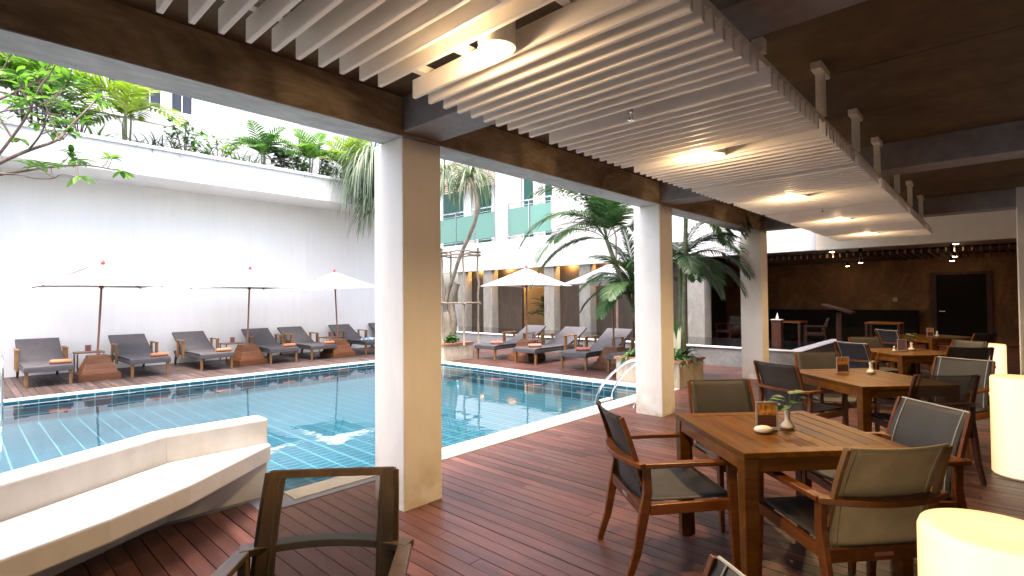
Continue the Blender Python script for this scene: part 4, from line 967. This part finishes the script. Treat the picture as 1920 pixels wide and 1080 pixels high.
def rosette(p, d, n=6, L=.27):
    for i in range(n):
        a = random.uniform(0, 6.28); q = V(d).normalized()*.5+V((cos(a), sin(a), random.uniform(-.2, .5)))
        lv.blade(V(p)+V((random.uniform(-.02, .02),)*3), q, (0, 0, 1), L*random.uniform(.6, 1.1), .066, random.uniform(.5, 1.4), 6, .18)
for kx, pts in BR.items():
    sp2 = smoothpath(pts); n = len(sp2); r0 = {'a': .032, 'c': .028, 'b': .022, 'e': .024}.get(kx, .014)
    tr.tube(sp2, [max(.006, r0*(1-.8*i/n)) for i in range(n)], 7)
    rosette(sp2[-1], sp2[-1]-sp2[-2], 8)
    for j in range(5 if kx != 'd' else 3):
        i = random.randint(int(n*.35), n-2); p = sp2[i]; d = V((random.uniform(-.6, 1), random.uniform(-1, 1), random.uniform(-.15, 1))).normalized(); l = random.uniform(.12, .34)
        e1 = p+d*l*.6; e2 = e1+(d+V((0, 0, .8))).normalized()*l*.5; tr.tube([p, e1, e2], [.007, .006, .004], 5)
        rosette(e2, d, random.randint(4, 8), .2)
tr.build('branches', BARKB, ft, smooth=True); lv.build('leaves', G2, ft)

# soft green trees beyond the wing roofline (seen over the palm)
random.seed(77)
def crown_tree(x, y, z0, h, r_, label, mat, seed, nleaf=2600):
    random.seed(seed); t = thing('background_tree', label, 'tree', (x, y, z0)); m = MB(); s = MB()
    s.tube([(0, 0, 0), (.0, .0, h*.5), (0, .5, h*.75)], [.035, .03, .02], 8)
    cl = []
    for i in range(26):
        a = random.uniform(0, 6.28); e = random.uniform(-.4, 1.4); q = random.uniform(.45, 1)*r_; c_ = V((cos(a)*cos(e)*q, .9+sin(a)*cos(e)*q, h*.76+sin(e)*q*.6)); cl.append((c_, random.uniform(.22, .42)*r_))
        s.tube([(0, .4, h*.66), V((0, .45, h*.7))*.6+c_*.4, c_], [.018, .012, .006], 5)
    for i in range(nleaf):
        c_, rr = random.choice(cl); p = c_+V([random.gauss(0, rr*.45) for _ in range(3)]); a = random.uniform(0, 6.28)
        m.blade(p, (cos(a), sin(a), random.uniform(-.6, .6)), (0, 0, 1), .15, .07, .6, 2, .15)
    s.build('trunk', BARKB, t); m.build('crown', mat, t)
crown_tree(13.5, 8.3, 0, 6.6, 1.1, 'bright leafy tree behind the arching palm under the beam', G3, 5)

# ------------------------------------------------------------------ restaurant furniture in the dark
lc = thing('lectern', 'tall dark red lectern with slanted top left of the terrace tables', 'lectern', (13.3, 2.55, 0))
MB().box(-.06, .06, -.05, .05, .03, 1.12).build('post', DWOOD, lc); MB().box(-.22, .22, -.2, .2, 0, .03).build('base', DWOOD, lc)
MB().add([(-.25, -.28, 1.10), (.25, -.28, 1.10), (.25, .30, 1.28), (-.25, .30, 1.28), (-.25, -.28, 1.14), (.25, -.28, 1.14), (.25, .30, 1.32), (-.25, .30, 1.32)], [(0, 3, 2, 1), (4, 5, 6, 7), (0, 1, 5, 4), (1, 2, 6, 5), (2, 3, 7, 6), (3, 0, 4, 7)]).build('top_board', DWOOD, lc)
bq = thing('wall_banquette', 'long dark banquette along the brown back wall', 'bench', (20.2, 3.6, 0))
MB().box(-.3, .35, -1.8, 2.6, 0, .45).build('seat', BLACK, bq); MB().box(.36, .5, -1.8, 2.6, 0, 1.02).build('backrest', BLACK, bq)
def dark_table(x, y, label):
    t = thing('restaurant_table', label, 'table', (x, y, 0), 0, 'dark tables in the restaurant')
    MB().box(-.4, .4, -.4, .4, .71, .75).build('tabletop', CHW, t)
    for sx in (-1, 1):
        for sy in (-1, 1): MB().box(sx*.36-.03, sx*.36+.03, sy*.36-.03, sy*.36+.03, 0, .709).build('leg', DWOOD, t)
dark_table(17.2, 4.6, 'dark restaurant table behind the pond just right of the third column'); dark_table(17.6, 2.3, 'dark wooden table behind the lectern in the restaurant')
G2c = copy_tree(G0)
G2c.location = (17.0, 3.9, 0); G2c.rotation_euler = (0, 0, .3); G2c['label'] = 'dim wooden chair beside the dark restaurant table right of the third column'
G2c = copy_tree(G0); G2c.location = (16.9, 6.3, 0); G2c.rotation_euler = (0, 0, 1.2); G2c['label'] = 'dim wooden chair in the dark behind the palm fronds left of the third column'
sb = MB(); sb.lathe([(.03, 0), (.034, .01), (.03, .07), (.012, .09), (.01, .12), (.002, .125)], 16); sb.tube([(0, 0, .12), (0, 0, .15), (.03, 0, .15)], .004, 6)
st = thing('hand_wash_stand', 'small dark stand with pale top by the third column', 'stand', (13.6, 3.9, .30))
MB().box(-.1, .1, -.1, .1, 0, .62).build('post', DWOOD, st); MB().box(-.12, .12, -.12, .12, .622, .64).build('top', m_plain('pale_top', (.45, .4, .33), .5), st)
o = sb.build('pump_bottle', CER, smooth=True, loc=(13.6, 3.9, .941)); tag(o, 'small white pump bottle on the dark stand', 'bottle')
shrub('indoor_plant', 'palm', 16.6, 13.3, 0, 1.5, 91, 'dark potted plant against the cream wall behind the parasol pole', None, G5)
